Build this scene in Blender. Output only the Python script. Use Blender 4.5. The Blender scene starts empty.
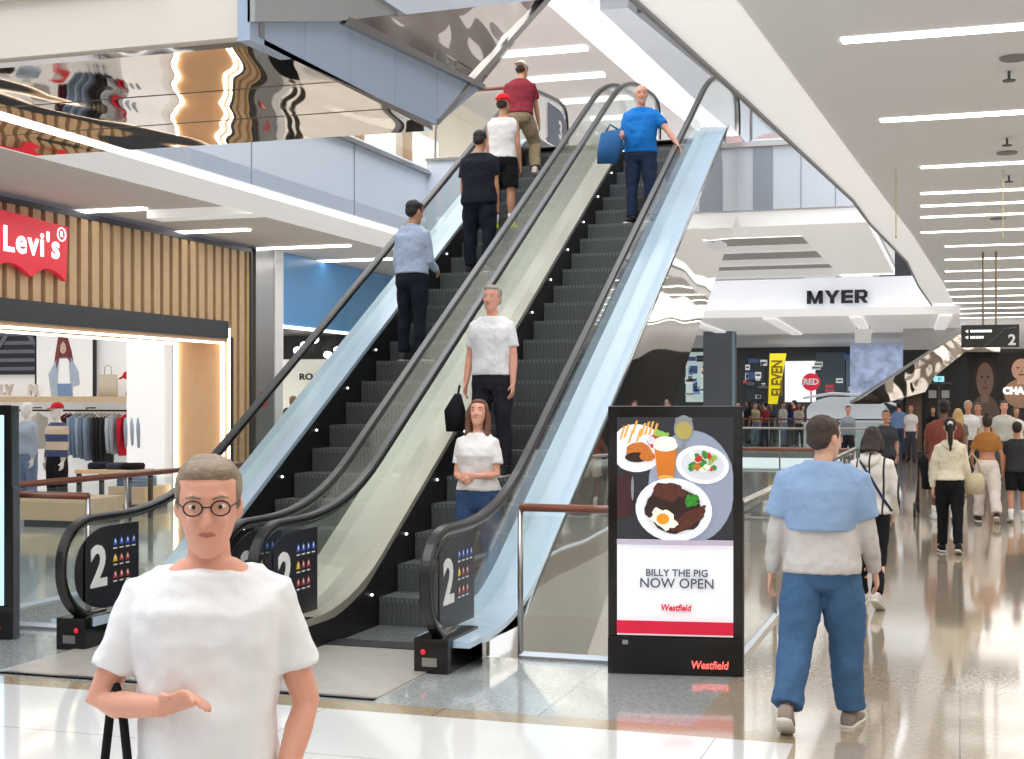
import bpy, math, random
from mathutils import Vector as V, Matrix, Euler
random.seed(7)
SC = bpy.context.scene
COL = SC.collection
PI = math.pi
def R(a): return math.radians(a)

# ------------------------------------------------------------------ camera numbers (taken from the vanishing points)
FPX, UVP, HOR, CAMZ = 1382.0, 960.0, 398.0, 1.9
TH = math.atan((UVP-512)/FPX); CT, ST = math.cos(TH), math.sin(TH)
def ray(u, v):
    a = (u-512)/FPX; b = (HOR-v)/FPX
    return (a*CT-ST, a*ST+CT, b)
def P(u, v, X=None, Y=None, Z=None):
    r = ray(u, v)
    t = X/r[0] if X is not None else Y/r[1] if Y is not None else (Z-CAMZ)/r[2]
    return (r[0]*t, r[1]*t, CAMZ+r[2]*t)
def gx(u, Y): return P(u, 398, Y=Y)[0]
def gy(u, X): return P(u, 398, X=X)[1]

# ------------------------------------------------------------------ materials
MC = {}
def nodes(name):
    m = bpy.data.materials.new(name); m.use_nodes = True
    nt = m.node_tree; b = nt.nodes['Principled BSDF']
    return m, nt, b
def mat(name, col, rough=.5, metal=0, noise=None, bump=None, emit=0, coat=0, spec=.5, emit_col=None, sss=0):
    """noise=(scale, amount), bump=(scale, strength)"""
    if name in MC: return MC[name]
    m, nt, b = nodes(name); L = nt.links
    c = (col[0], col[1], col[2], 1)
    b.inputs['Base Color'].default_value = c
    b.inputs['Roughness'].default_value = rough
    b.inputs['Metallic'].default_value = metal
    b.inputs['Specular IOR Level'].default_value = spec
    b.inputs['Coat Weight'].default_value = coat
    b.inputs['Coat Roughness'].default_value = .04
    if sss:
        b.inputs['Subsurface Weight'].default_value = sss
        b.inputs['Subsurface Scale'].default_value = .02
    tc = nt.nodes.new('ShaderNodeTexCoord')
    if noise is None: noise = (6, .06)
    n = nt.nodes.new('ShaderNodeTexNoise'); n.inputs['Scale'].default_value = noise[0]; n.inputs['Detail'].default_value = 4
    L.new(tc.outputs['Object'], n.inputs['Vector'])
    mx = nt.nodes.new('ShaderNodeMix'); mx.data_type = 'RGBA'; mx.blend_type = 'MULTIPLY'
    mr = nt.nodes.new('ShaderNodeMapRange'); mr.inputs['To Min'].default_value = 1-noise[1]*1.6; mr.inputs['To Max'].default_value = 1+noise[1]*.8
    L.new(n.outputs['Fac'], mr.inputs['Value'])
    mx.inputs[0].default_value = 1; mx.inputs[6].default_value = c
    L.new(mr.outputs[0], mx.inputs[7]); L.new(mx.outputs[2], b.inputs['Base Color'])
    if bump:
        n2 = nt.nodes.new('ShaderNodeTexNoise'); n2.inputs['Scale'].default_value = bump[0]; n2.inputs['Detail'].default_value = 3
        L.new(tc.outputs['Object'], n2.inputs['Vector'])
        bp = nt.nodes.new('ShaderNodeBump'); bp.inputs['Strength'].default_value = bump[1]; bp.inputs['Distance'].default_value = .02
        L.new(n2.outputs['Fac'], bp.inputs['Height']); L.new(bp.outputs[0], b.inputs['Normal'])
    if emit:
        e = emit_col or col
        b.inputs['Emission Color'].default_value = (e[0], e[1], e[2], 1)
        b.inputs['Emission Strength'].default_value = emit
    MC[name] = m
    return m
def srgb(r, g, b):
    f = lambda x: (x/255/12.92) if x/255 <= .04045 else ((x/255+.055)/1.055)**2.4
    return (f(r), f(g), f(b))
def S(name, r, g, b, **k): return mat(name, srgb(r, g, b), **k)

def glass_mat(name, tint, refl=.9):
    m = bpy.data.materials.new(name); m.use_nodes = True; nt = m.node_tree; nt.nodes.clear(); L = nt.links
    o = nt.nodes.new('ShaderNodeOutputMaterial'); t = nt.nodes.new('ShaderNodeBsdfTransparent'); t.inputs[0].default_value = (*tint, 1)
    g = nt.nodes.new('ShaderNodeBsdfGlossy'); g.inputs['Roughness'].default_value = .02; g.inputs[0].default_value = (refl, refl, refl, 1)
    lw = nt.nodes.new('ShaderNodeLayerWeight'); lw.inputs[0].default_value = .5
    pw = nt.nodes.new('ShaderNodeMath'); pw.operation = 'POWER'; pw.inputs[1].default_value = 4; L.new(lw.outputs['Facing'], pw.inputs[0])
    f = nt.nodes.new('ShaderNodeMath'); f.operation = 'MULTIPLY_ADD'; f.inputs[1].default_value = .6; f.inputs[2].default_value = .045; L.new(pw.outputs[0], f.inputs[0])
    mx = nt.nodes.new('ShaderNodeMixShader')
    L.new(f.outputs[0], mx.inputs[0]); L.new(t.outputs[0], mx.inputs[1]); L.new(g.outputs[0], mx.inputs[2]); L.new(mx.outputs[0], o.inputs[0])
    return m
GLASS = glass_mat('clear_glass', (.95, .975, .965))
GLASS_G = glass_mat('green_glass', (.93, .955, .94))

def mirror_mat(name, col, scale, strength, dist=.3):
    m, nt, b = nodes(name); L = nt.links
    b.inputs['Base Color'].default_value = (*col, 1); b.inputs['Metallic'].default_value = 1; b.inputs['Roughness'].default_value = .03
    tc = nt.nodes.new('ShaderNodeTexCoord'); mp = nt.nodes.new('ShaderNodeMapping'); mp.inputs['Scale'].default_value = (1, .45, 1)
    n = nt.nodes.new('ShaderNodeTexNoise'); n.inputs['Scale'].default_value = scale; n.inputs['Detail'].default_value = 1
    bp = nt.nodes.new('ShaderNodeBump'); bp.inputs['Strength'].default_value = strength; bp.inputs['Distance'].default_value = dist
    L.new(tc.outputs['Object'], mp.inputs[0]); L.new(mp.outputs[0], n.inputs['Vector']); L.new(n.outputs['Fac'], bp.inputs['Height']); L.new(bp.outputs[0], b.inputs['Normal'])
    return m
MIRROR = mirror_mat('polished_bronze_steel', (.70, .62, .54), .9, .16)
MIRROR2 = mirror_mat('polished_steel', (.88, .86, .83), .8, .12)

def floor_mat(name, c1, c2, tile=(1.2, 1.2), speck=.25, rough=.12, jc=None, off=(0, 0)):
    m, nt, b = nodes(name); L = nt.links
    tc = nt.nodes.new('ShaderNodeTexCoord')
    v = nt.nodes.new('ShaderNodeTexVoronoi'); v.inputs['Scale'].default_value = 70
    n = nt.nodes.new('ShaderNodeTexNoise'); n.inputs['Scale'].default_value = 1.2; n.inputs['Detail'].default_value = 5
    L.new(tc.outputs['Object'], v.inputs['Vector']); L.new(tc.outputs['Object'], n.inputs['Vector'])
    sep = nt.nodes.new('ShaderNodeSeparateColor'); L.new(v.outputs['Color'], sep.inputs[0])
    rp = nt.nodes.new('ShaderNodeValToRGB')
    rp.color_ramp.elements[0].position = .15; rp.color_ramp.elements[0].color = (*[q*(1-speck) for q in c1], 1)
    rp.color_ramp.elements[1].position = .8; rp.color_ramp.elements[1].color = (*[min(1, q*(1+speck*.6)) for q in c1], 1)
    L.new(sep.outputs[0], rp.inputs[0])
    mx = nt.nodes.new('ShaderNodeMix'); mx.data_type = 'RGBA'; L.new(n.outputs['Fac'], mx.inputs[0])
    L.new(rp.outputs[0], mx.inputs[6]); mx.inputs[7].default_value = (*c2, 1)
    br = nt.nodes.new('ShaderNodeTexBrick'); br.offset = 0; br.inputs['Scale'].default_value = 1
    br.inputs['Brick Width'].default_value = tile[0]; br.inputs['Row Height'].default_value = tile[1]
    br.inputs['Mortar Size'].default_value = .004; br.inputs['Mortar Smooth'].default_value = 0
    br.inputs['Color1'].default_value = (1, 1, 1, 1); br.inputs['Color2'].default_value = (.94, .94, .94, 1); br.inputs['Mortar'].default_value = (.45, .43, .4, 1)
    mp = nt.nodes.new('ShaderNodeMapping'); mp.inputs['Location'].default_value = (off[0], off[1], 0)
    L.new(tc.outputs['Object'], mp.inputs[0]); L.new(mp.outputs[0], br.inputs['Vector'])
    m2 = nt.nodes.new('ShaderNodeMix'); m2.data_type = 'RGBA'; m2.blend_type = 'MULTIPLY'; m2.inputs[0].default_value = 1
    L.new(mx.outputs[2], m2.inputs[6]); L.new(br.outputs['Color'], m2.inputs[7]); L.new(m2.outputs[2], b.inputs['Base Color'])
    b.inputs['Roughness'].default_value = rough; b.inputs['Coat Weight'].default_value = .6; b.inputs['Coat Roughness'].default_value = .06
    b.inputs['Coat IOR'].default_value = 1.6
    return m
def stripe_mat(name, c1, c2, axis, freq, width=.5, rough=.6, distort=0):
    m, nt, b = nodes(name); L = nt.links
    tc = nt.nodes.new('ShaderNodeTexCoord'); w = nt.nodes.new('ShaderNodeTexWave'); w.bands_direction = axis
    w.inputs['Scale'].default_value = freq; w.inputs['Distortion'].default_value = distort
    rp = nt.nodes.new('ShaderNodeValToRGB'); rp.color_ramp.interpolation = 'CONSTANT'
    rp.color_ramp.elements[0].color = (*c1, 1); rp.color_ramp.elements[1].position = width; rp.color_ramp.elements[1].color = (*c2, 1)
    L.new(tc.outputs['Object'], w.inputs['Vector']); L.new(w.outputs['Fac'], rp.inputs[0]); L.new(rp.outputs[0], b.inputs['Base Color'])
    b.inputs['Roughness'].default_value = rough
    return m

WHITE = S('white_paint', 238, 238, 238, rough=.55, noise=(2, .02))
WHITE_W = S('warm_white_paint', 236, 230, 222, rough=.5, noise=(2, .03))
CEIL = S('grey_ceiling_emissive', 208, 209, 211, rough=.8, noise=(.4, .04), emit=.14)  # emission lifts the ceiling tone; the surface itself is no lamp
CREAM = S('cream_panel', 214, 207, 196, rough=.3, noise=(.8, .05))
BLUEP = S('pale_blue_panel', 154, 170, 192, rough=.35, noise=(.8, .04))
FASC = S('pale_fascia', 214, 222, 234, rough=.35, noise=(.8, .03))
BLACK = S('black_gloss', 14, 14, 15, rough=.12, noise=(4, .05))
BLACKM = S('black_matte', 22, 22, 24, rough=.5)
RUBBER = S('black_rubber', 16, 16, 18, rough=.32, spec=.6)
STEEL = S('brushed_steel', 170, 168, 165, rough=.28, metal=1, noise=(8, .08))
DECKB = S('pale_blue_deck', 186, 208, 226, rough=.25, noise=(1.5, .05), coat=.4)
DECKC = S('champagne_deck', 196, 190, 176, rough=.3, metal=.5, noise=(1.5, .06))
WOODR = S('red_brown_wood_rail', 128, 72, 52, rough=.3, noise=(14, .2), coat=.4)
OAK = S('oak_panel', 206, 172, 130, rough=.45, noise=(9, .12))
OAKL = S('pale_oak', 226, 200, 164, rough=.45, noise=(9, .1))
DGREY = S('dark_grey_paint', 84, 88, 94, rough=.5)
LED = mat('led_white', (1, .98, .94), emit=6)
LEDS = mat('led_soft', (1, 1, 1), emit=1.6)
LEDW = mat('led_warm', (1, .88, .72), emit=5)
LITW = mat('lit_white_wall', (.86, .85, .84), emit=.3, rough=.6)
STEPM = S('step_metal', 128, 130, 131, rough=.42, metal=.4, noise=(30, .1))
RISER = S('riser_dark', 84, 87, 88, rough=.5, metal=.2, noise=(20, .1))
YEL = S('yellow', 245, 205, 20, rough=.5)
RED = S('sign_red', 214, 30, 52, rough=.4, emit=.35)
WHT_E = mat('letter_white', (1, 1, 1), emit=1.0)

# ------------------------------------------------------------------ mesh builder
class MB:
    def __init__(s): s.v = []; s.f = []; s.m = []
    def add(s, vs, fs, mi=0):
        o = len(s.v); s.v += [tuple(p) for p in vs]; s.f += [tuple(i+o for i in f) for f in fs]; s.m += [mi]*len(fs); return s
    def box(s, x0, x1, y0, y1, z0, z1, mi=0):
        vs = [(x, y, z) for z in (z0, z1) for y in (y0, y1) for x in (x0, x1)]
        return s.add(vs, [(0, 2, 3, 1), (4, 5, 7, 6), (0, 1, 5, 4), (2, 6, 7, 3), (0, 4, 6, 2), (1, 3, 7, 5)], mi)
    def bar(s, a, b, w, h=None, mi=0):
        a, b = V(a), V(b); h = h or w; d = (b-a).normalized()
        r = d.cross(V((0, 0, 1))); r = V((1, 0, 0)) if r.length < 1e-4 else r.normalized(); u = r.cross(d)
        vs = [p + r*sx*w/2 + u*sz*h/2 for p in (a, b) for sx, sz in ((-1, -1), (1, -1), (1, 1), (-1, 1))]
        return s.add(vs, [(0, 3, 2, 1), (4, 5, 6, 7), (0, 1, 5, 4), (1, 2, 6, 5), (2, 3, 7, 6), (3, 0, 4, 7)], mi)
    def tube(s, pts, rad, n=12, mi=0, caps=True, flat=1.0):
        pts = [V(p) for p in pts]; k = len(pts)
        if not hasattr(rad, '__len__'): rad = [rad]*k
        ds = [(pts[min(i+1, k-1)]-pts[max(i-1, 0)]).normalized() for i in range(k)]
        ref = V((1, 0, 0)) if abs(ds[0].x) < .8 else V((0, 0, 1))
        r = (ref - ds[0]*ref.dot(ds[0])).normalized(); rings = []
        for p, d, q in zip(pts, ds, rad):
            r = (r - d*r.dot(d)).normalized(); u = d.cross(r)
            rings.append((p, r*q, u*q*flat))
        return s.loft(rings, n, mi, caps)
    def loft(s, rings, n=16, mi=0, caps=True, power=1.0):
        vs = []; fs = []
        for c, a, b in rings:
            for j in range(n):
                t = 2*PI*j/n; ct, st = math.cos(t), math.sin(t)
                if power != 1: ct = math.copysign(abs(ct)**power, ct); st = math.copysign(abs(st)**power, st)
                vs.append(V(c)+V(a)*ct+V(b)*st)
        for i in range(len(rings)-1):
            for j in range(n):
                fs.append((i*n+j, i*n+(j+1) % n, (i+1)*n+(j+1) % n, (i+1)*n+j))
        if caps:
            fs.append(tuple(reversed(range(n)))); fs.append(tuple((len(rings)-1)*n+j for j in range(n)))
        return s.add(vs, fs, mi)
    def ell(s, c, r, n=14, m=8, mi=0, rot=None):
        rings = []; q = rot or Matrix.Identity(3)
        for i in range(m+1):
            t = -PI/2+PI*i/m; k = max(math.cos(t), .02)
            rings.append((V(c)+q@V((0, 0, r[2]*math.sin(t))), q@V((r[0]*k, 0, 0)), q@V((0, r[1]*k, 0))))
        return s.loft(rings, n, mi)
    def prism_x(s, poly, x0, x1, mi=0):      # polygon in (y, z), extruded along x
        n = len(poly); vs = [(x0, y, z) for y, z in poly]+[(x1, y, z) for y, z in poly]
        return s.add(vs, [tuple(reversed(range(n))), tuple(range(n, 2*n))]+[(i, (i+1) % n, (i+1) % n+n, i+n) for i in range(n)], mi)
    def prism_y(s, poly, y0, y1, mi=0):
        n = len(poly); vs = [(x, y0, z) for x, z in poly]+[(x, y1, z) for x, z in poly]
        return s.add(vs, [tuple(range(n)), tuple(reversed(range(n, 2*n)))]+[(i+n, (i+1) % n+n, (i+1) % n, i) for i in range(n)], mi)
    def prism_z(s, poly, z0, z1, mi=0):
        n = len(poly); vs = [(x, y, z0) for x, y in poly]+[(x, y, z1) for x, y in poly]
        return s.add(vs, [tuple(reversed(range(n))), tuple(range(n, 2*n))]+[(i, (i+1) % n, (i+1) % n+n, i+n) for i in range(n)], mi)
    def strip(s, path, prof, mi=0):          # sweep closed profile (x, n) along path in (y, z)
        k = len(path); n = len(prof); vs = []; fs = []
        for i, (y, z) in enumerate(path):
            a = path[max(i-1, 0)]; b = path[min(i+1, k-1)]; dy, dz = b[0]-a[0], b[1]-a[1]; l = math.hypot(dy, dz) or 1
            ny, nz = -dz/l, dy/l
            for (x, q) in prof: vs.append((x, y+ny*q, z+nz*q))
        for i in range(k-1):
            for j in range(n): fs.append((i*n+j, i*n+(j+1) % n, (i+1)*n+(j+1) % n, (i+1)*n+j))
        fs += [tuple(reversed(range(n))), tuple((k-1)*n+j for j in range(n))]
        return s.add(vs, fs, mi)
    def build(s, name, mats, parent=None, smooth=False, bevel=0):
        me = bpy.data.meshes.new(name); me.from_pydata(s.v, [], s.f)
        if not isinstance(mats, (list, tuple)): mats = [mats]
        for m in mats: me.materials.append(m)
        me.polygons.foreach_set('material_index', s.m)
        if smooth: me.polygons.foreach_set('use_smooth', [True]*len(s.f))
        me.update(); o = bpy.data.objects.new(name, me); COL.objects.link(o)
        import bmesh as _b
        bm = _b.new(); bm.from_mesh(me); _b.ops.recalc_face_normals(bm, faces=bm.faces); bm.to_mesh(me); bm.free()
        if parent: o.parent = parent
        if bevel:
            b = o.modifiers.new('bevel', 'BEVEL'); b.width = bevel; b.segments = 2; b.limit_method = 'ANGLE'
        return o
def tag(o, label, cat, group=None, kind=None):
    o['label'] = label; o['category'] = cat
    if group: o['group'] = group
    if kind: o['kind'] = kind
    return o
def empty(name, loc, label, cat, rz=0, group=None):
    o = bpy.data.objects.new(name, None); COL.objects.link(o); o.location = loc; o.rotation_euler = (0, 0, rz); o.empty_display_size = .1
    return tag(o, label, cat, group)
def struct(mb, name, mats, label=None, **k):
    o = mb.build(name, mats, **k); o['kind'] = 'structure'; o['category'] = 'structure'; o['label'] = label or name.replace('_', ' ')
    return o
def text(name, s, size, m, parent=None, loc=(0, 0, 0), rot=(PI/2, 0, 0), bold=0, ext=.003, align='CENTER', sx=1.0, shear=0, space=1.0):
    cu = bpy.data.curves.new(name, 'FONT'); cu.body = s; cu.size = size; cu.align_x = align; cu.align_y = 'CENTER'
    cu.extrude = ext; cu.offset = bold; cu.shear = shear; cu.space_character = space; cu.resolution_u = 3
    t = bpy.data.objects.new(name, cu); COL.objects.link(t)
    dg = bpy.context.evaluated_depsgraph_get(); me = bpy.data.meshes.new_from_object(t.evaluated_get(dg)); bpy.data.objects.remove(t)
    me.materials.clear(); me.materials.append(m)
    o = bpy.data.objects.new(name, me); COL.objects.link(o); o.location = loc; o.rotation_euler = rot; o.scale = (sx, 1, 1)
    if parent: o.parent = parent
    return o
def dup(root, loc, rz, label, group=None):
    r = root.copy(); COL.objects.link(r); r.location = loc; r.rotation_euler = (0, 0, rz); r['label'] = label
    if group: r['group'] = group
    for ch in list(root.children):
        c = ch.copy(); COL.objects.link(c); c.parent = r
        for g in ch.children:
            d = g.copy(); COL.objects.link(d); d.parent = c
    return r

# ------------------------------------------------------------------ people
_TX = bpy.data.textures.new('cloth_folds', 'CLOUDS'); _TX.noise_scale = .13; _TX.noise_depth = 2
_TX2 = bpy.data.textures.new('hair_locks', 'CLOUDS'); _TX2.noise_scale = .035
SKINS = {'light': srgb(226, 178, 152), 'tan': srgb(196, 142, 112), 'brown': srgb(122, 80, 58), 'pink': srgb(224, 164, 140), 'white': srgb(238, 238, 238)}
def skin(k): return mat('skin_'+k, SKINS[k], rough=.5, noise=(14, .07), sss=.08 if k != 'white' else 0)
def cloth(r, g, b, pat=None):
    n = 'cloth_%d_%d_%d' % (r, g, b)
    return mat(n, srgb(r, g, b), rough=.85, noise=(5, .1), bump=(220, .15), spec=.2)
def remesh(mb, name, m, parent, vox, smooth=3, fold=0, tex=None):
    o = mb.build(name, m, parent, smooth=True)
    r = o.modifiers.new('skin', 'REMESH'); r.mode = 'VOXEL'; r.voxel_size = vox; r.use_smooth_shade = True
    if smooth:
        s = o.modifiers.new('relax', 'SMOOTH'); s.factor = .5; s.iterations = smooth
    if fold:
        d = o.modifiers.new('folds', 'DISPLACE'); d.texture = tex or _TX; d.strength = fold; d.mid_level = .5
    return o

def make_person(label, loc, face, H=1.75, sex='m', skn='light', vox=.014, w=1.0, lean=0, twist=0, head=(0, 0),
                top=('tee', (240, 240, 240)), bot=('trousers', (30, 30, 34)), shoe=(40, 38, 38), hair=('short', (50, 36, 28)),
                armL=None, armR=None, legL=(0, 0, 3), legR=(0, 0, 3), cap=None, curl=22, face_on=True, glasses=False, belly=0, name='person', cat='person', hands=True, group=None):
    """face: heading in degrees, 0 = towards +Y, 180 = towards the camera side. arm = (upper_dir, fore_dir) with x outward. leg = (hip forward deg, knee bend deg, abduction deg)"""
    s = H/1.75; root = empty(name, loc, label, cat, R(face), group)
    F = sex == 'f'; wm = w*(.93 if F else 1.0)
    piv = V((0, 0, .93)); LM = Matrix.Rotation(-R(lean), 3, 'X') @ Matrix.Rotation(R(twist), 3, 'Z')
    def up(p): return piv + LM @ (V(p)-piv)
    HM = Matrix.Rotation(R(head[0]), 3, 'Z') @ Matrix.Rotation(-R(head[1]), 3, 'X'); hp = V((0, -.005, 1.53))
    def hd(p): return up(hp + (HM @ (V(p)-hp))*1.05)
    if F: TR = [(.765, .06, .06, 0), (.80, .13, .095, 0), (.86, .168, .112, -.008), (.93, .176, .12, -.012), (1.0, .158, .108, -.004), (1.09, .127, .09, .004), (1.18, .14, .098, .01), (1.27, .152, .118, .022), (1.34, .152, .105, .012), (1.39, .148, .078, 0), (1.44, .098, .058, -.006), (1.475, .05, .046, -.006)]
    else: TR = [(.765, .06, .06, 0), (.80, .13, .10, 0), (.86, .166, .115, -.004), (.93, .168, .118, -.006), (1.0, .16, .112+belly*.5, belly*.4), (1.09, .155, .108+belly, belly*.8), (1.18, .163, .112+belly*.8, belly*.6), (1.28, .178, .118, .006), (1.36, .182, .11, .002), (1.40, .172, .085, -.004), (1.45, .115, .064, -.008), (1.485, .058, .052, -.008)]
    def torso(mb, z0, z1, inf, infb=None):
        rs = []
        zs = [z0]+[t[0] for t in TR if z0 < t[0] < z1]+[z1]
        for z in zs:
            for a, b in zip(TR, TR[1:]):
                if a[0] <= z <= b[0]:
                    k = (z-a[0])/(b[0]-a[0]); q = [a[i]+(b[i]-a[i])*k for i in range(4)]; break
            f = wm; rs.append((up((0, q[3], z))*s, LM @ V(((q[1]*f+inf)*s, 0, 0)), LM @ V((0, (q[2]*(.5+.5*w)+(infb or inf))*s, 0))))
        mb.loft(rs, 22, power=.88)
    shw = (.148 if F else .168)*(.6+.4*wm)
    # legs
    legs = {}
    for sd, L in ((1, legR), (-1, legL)):
        a, k, ab = L; h = V((sd*.088*(.5+.5*wm), 0, .92))
        d1 = V((sd*math.sin(R(ab)), math.sin(R(a)), -math.cos(R(a)))).normalized(); kn = h+d1*.44
        b = a-k; d2 = V((sd*math.sin(R(ab))*.4, math.sin(R(b)), -math.cos(R(b)))).normalized(); an = kn+d2*.41
        pitch = min(0, b)*.75 if b < -8 else max(0, b)*.3
        f = V((sd*.12, math.cos(R(pitch)), math.sin(R(pitch)))).normalized(); u = V((0, -math.sin(R(pitch)), math.cos(R(pitch))))
        legs[sd] = (h, kn, an, f, u)
    low = 9
    for h, kn, an, f, u in legs.values():
        for t in (-.05, .16): low = min(low, (an - u*.07 + f*t).z)
    sh = V((0, 0, -low*1.0))
    # arms
    arms = {}
    for sd, A in ((1, armR), (-1, armL)):
        A = A or ((.10, .02, -1), (.02, .22, -1))
        j = up((sd*shw, -.004, 1.375)); d1 = V((sd*A[0][0], A[0][1], A[0][2])).normalized(); d2 = V((sd*A[1][0], A[1][1], A[1][2])).normalized()
        e = j+d1*.285; wr = e+d2*.25
        hdv = V((sd*A[2][0], A[2][1], A[2][2])).normalized() if len(A) > 2 else d2
        n = V((-sd, 0, 0)) if len(A) < 4 else V((sd*A[3][0], A[3][1], A[3][2])).normalized()
        n = (n - hdv*n.dot(hdv)); n = n.normalized() if n.length > .05 else V((0, -1, 0))
        arms[sd] = (j, d1, e, d2, wr, hdv, n)
    T = lambda p: (V(p)+sh)*s
    oldup = up
    up = lambda p: oldup(p)+sh
    hd0 = hd; hd = lambda p: hd0(p)+sh if True else 0
    # hd used old up, keep single shift
    B = MB(); torso(B, .80, 1.475, 0)
    B.tube([up((0, -.012, 1.43))*s, up((0, -.004, 1.50))*s, hd((0, .012, 1.58))*s], [(.058 if not F else .048)*s, (.054 if not F else .044)*s, .05*s], 14)
    HR = [(1.522, .016, .018, .07), (1.534, .036, .04, .052), (1.56, .052, .068, .03), (1.59, .062, .084, .014), (1.625, .069, .093, .004), (1.665, .073, .097, 0), (1.70, .070, .092, -.003), (1.728, .055, .074, -.006), (1.745, .03, .042, -.008), (1.75, .008, .01, -.008)]
    hs = .95 if F else 1
    def headrings(mb, rr, inf=0, dy=0, dz=0, n=20):
        mb.loft([(hd((0, y+dy, z+dz))*s, HM_(V(((a*hs+inf)*s, 0, 0))), HM_(V((0, (b+inf)*s, 0)))) for z, a, b, y in rr], n)
    def HM_(v): return (LM @ (HM @ v))*1.05
    headrings(B, HR)
    B.tube([hd((0, .088, 1.652))*s, hd((0, .104, 1.628))*s, hd((0, .108, 1.612))*s, hd((0, .094, 1.604))*s], [.008*s, .011*s, .0145*s, .01*s], 8)
    for sd in (1, -1):
        B.ell(hd((sd*.071*hs, -.006, 1.63))*s, (.013*s, .02*s, .032*s), 10, 6, rot=(LM @ HM))
        B.ell(hd((sd*.03, .082, 1.612))*s, (.022*s, .018*s, .02*s), 8, 6, rot=(LM @ HM))
    B.tube([hd((-.045, .083, 1.668))*s, hd((0, .09, 1.672))*s, hd((.045, .083, 1.668))*s], [.008*s]*3, 8)
    # limbs
    for sd in (1, -1):
        h, kn, an, f, u = legs[sd]; lw = .6+.4*w
        cal = kn.lerp(an, .3)+V((0, -.012, 0))
        B.tube([T(h+V((0, 0, .03))), T(h), T(h.lerp(kn, .4)), T(kn), T(cal), T(kn.lerp(an, .75)), T(an)], [.08*s*lw, .088*s*lw, .08*s*lw, .055*s*lw, .056*s*lw, .042*s, .036*s], 14)
        if bot[0] == 'bare' or vox < .03:
            x = u.cross(f).normalized()
            B.loft([(T(an-u*(.07-hh)+f*t), x*ww*s, u*hh*s) for t, ww, hh in ((-.06, .018, .02), (-.045, .03, .034), (0, .035, .045), (.07, .04, .034), (.12, .042, .024), (.165, .034, .016), (.185, .015, .01))], 12)
        j, d1, e, d2, wr, hv, n = arms[sd]; aw = (.88 if F else 1.0)*(.5+.5*w)
        B.tube([T(j+V((-sd*.05, 0, .005))), T(j), T(j+d1*.10), T(e), T(e+d2*.07), T(wr)], [.05*s, .052*s*aw, .046*s*aw, .037*s*aw, .038*s*aw, .025*s], 12)
        lat = n.cross(hv)*(1 if sd > 0 else -1)   # towards the thumb
        if lat.y < 0 and abs(n.x) > .7: lat = -lat
        B.loft([(T(wr+hv*t), lat*a*s, n*b*s) for t, a, b in ((-.01, .024, .02), (.02, .032, .018), (.05, .038, .016), (.085, .04, .013), (.095, .036, .009))], 12)
        if hands:
            for q, (o_, ln) in enumerate(((.030, .068), (.0105, .076), (-.0095, .071), (-.029, .056))):
                p = wr+hv*.085+lat*o_; pts = [p-hv*.02, p]; dd = hv+lat*(o_*2.0); dd.normalize(); ang = R(curl)
                for sg in (.42, .33, .25):
                    dd = (dd*math.cos(ang)+n*math.sin(ang)).normalized(); p = p+dd*ln*sg; pts.append(p)
                B.tube([T(q_) for q_ in pts], [.0085*s, .0092*s, .0088*s, .008*s, .0066*s], 7)
            p = wr+hv*.022+lat*.028; dd = (lat*.75+hv*.7+n*.25).normalized(); p2 = p+dd*.042; dd2 = (hv+n*.5+lat*.15).normalized()
            B.tube([T(p-lat*.018), T(p), T(p2), T(p2+dd2*.03)], [.013*s, .013*s, .0105*s, .0075*s], 7)
        elif True:
            B.ell(T(wr+hv*.11), (.03*s, .03*s, .04*s), 8, 6)
    remesh(B, 'body', skin(skn), root, vox*.8 if hands else vox, 2 if vox < .01 else 1)
    # face details
    if face_on:
        ew = S('eye_white', 235, 232, 228, rough=.2); ir = S('eye_dark', 40, 28, 22, rough=.2); lip = S('lips_'+skn, 176, 100, 90, rough=.5)
        for sd in (1, -1):
            E_ = MB(); E_.ell(hd((sd*.031, .084, 1.648))*s, (.0135*s, .0095*s, .0058*s), 10, 6, rot=LM @ HM)
            eo = E_.build('eye', ew, root, smooth=True)
            I = MB(); I.ell(hd((sd*.031, .0915, 1.648))*s, (.0058*s, .004*s, .0056*s), 8, 5, rot=LM @ HM); I.build('pupil', ir, eo, smooth=True)
            Bw = MB(); Bw.tube([hd((sd*.014, .096, 1.668))*s, hd((sd*.032, .094, 1.674))*s, hd((sd*.05, .082, 1.668))*s], [.0022*s, .0028*s, .0016*s], 6)
            Bw.build('eyebrow', cloth(*(hair[1] if hair[0] != 'bald' else (120, 110, 100))), root, smooth=True)
        Lp = MB(); Lp.tube([hd((-.024, .086, 1.580))*s, hd((-.009, .096, 1.583))*s, hd((0, .097, 1.5815))*s, hd((.009, .096, 1.583))*s, hd((.024, .086, 1.580))*s], [.003*s, .0055*s, .006*s, .0055*s, .003*s], 6)
        Lp.build('mouth', lip, root, smooth=True)
    if glasses:
        G = MB()
        for sd in (1, -1):
            G.tube([hd((sd*.032+.022*math.cos(t), .104, 1.647+.018*math.sin(t)))*s for t in [2*PI*i/14 for i in range(15)]], .0022*s, 6)
            G.tube([hd((sd*.054, .102, 1.65))*s, hd((sd*.074, .04, 1.652))*s, hd((sd*.074, -.01, 1.645))*s], .002*s, 6)
        G.tube([hd((-.01, .106, 1.65))*s, hd((.01, .106, 1.65))*s], .002*s, 6)
        G.build('glasses', BLACKM, root)
    # hair
    hk, hc = hair[0], hair[1]; hm = mat('hair_%d_%d_%d' % tuple(hc), srgb(*hc), rough=.6, noise=(60, .35), bump=(150, .4))
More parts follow.
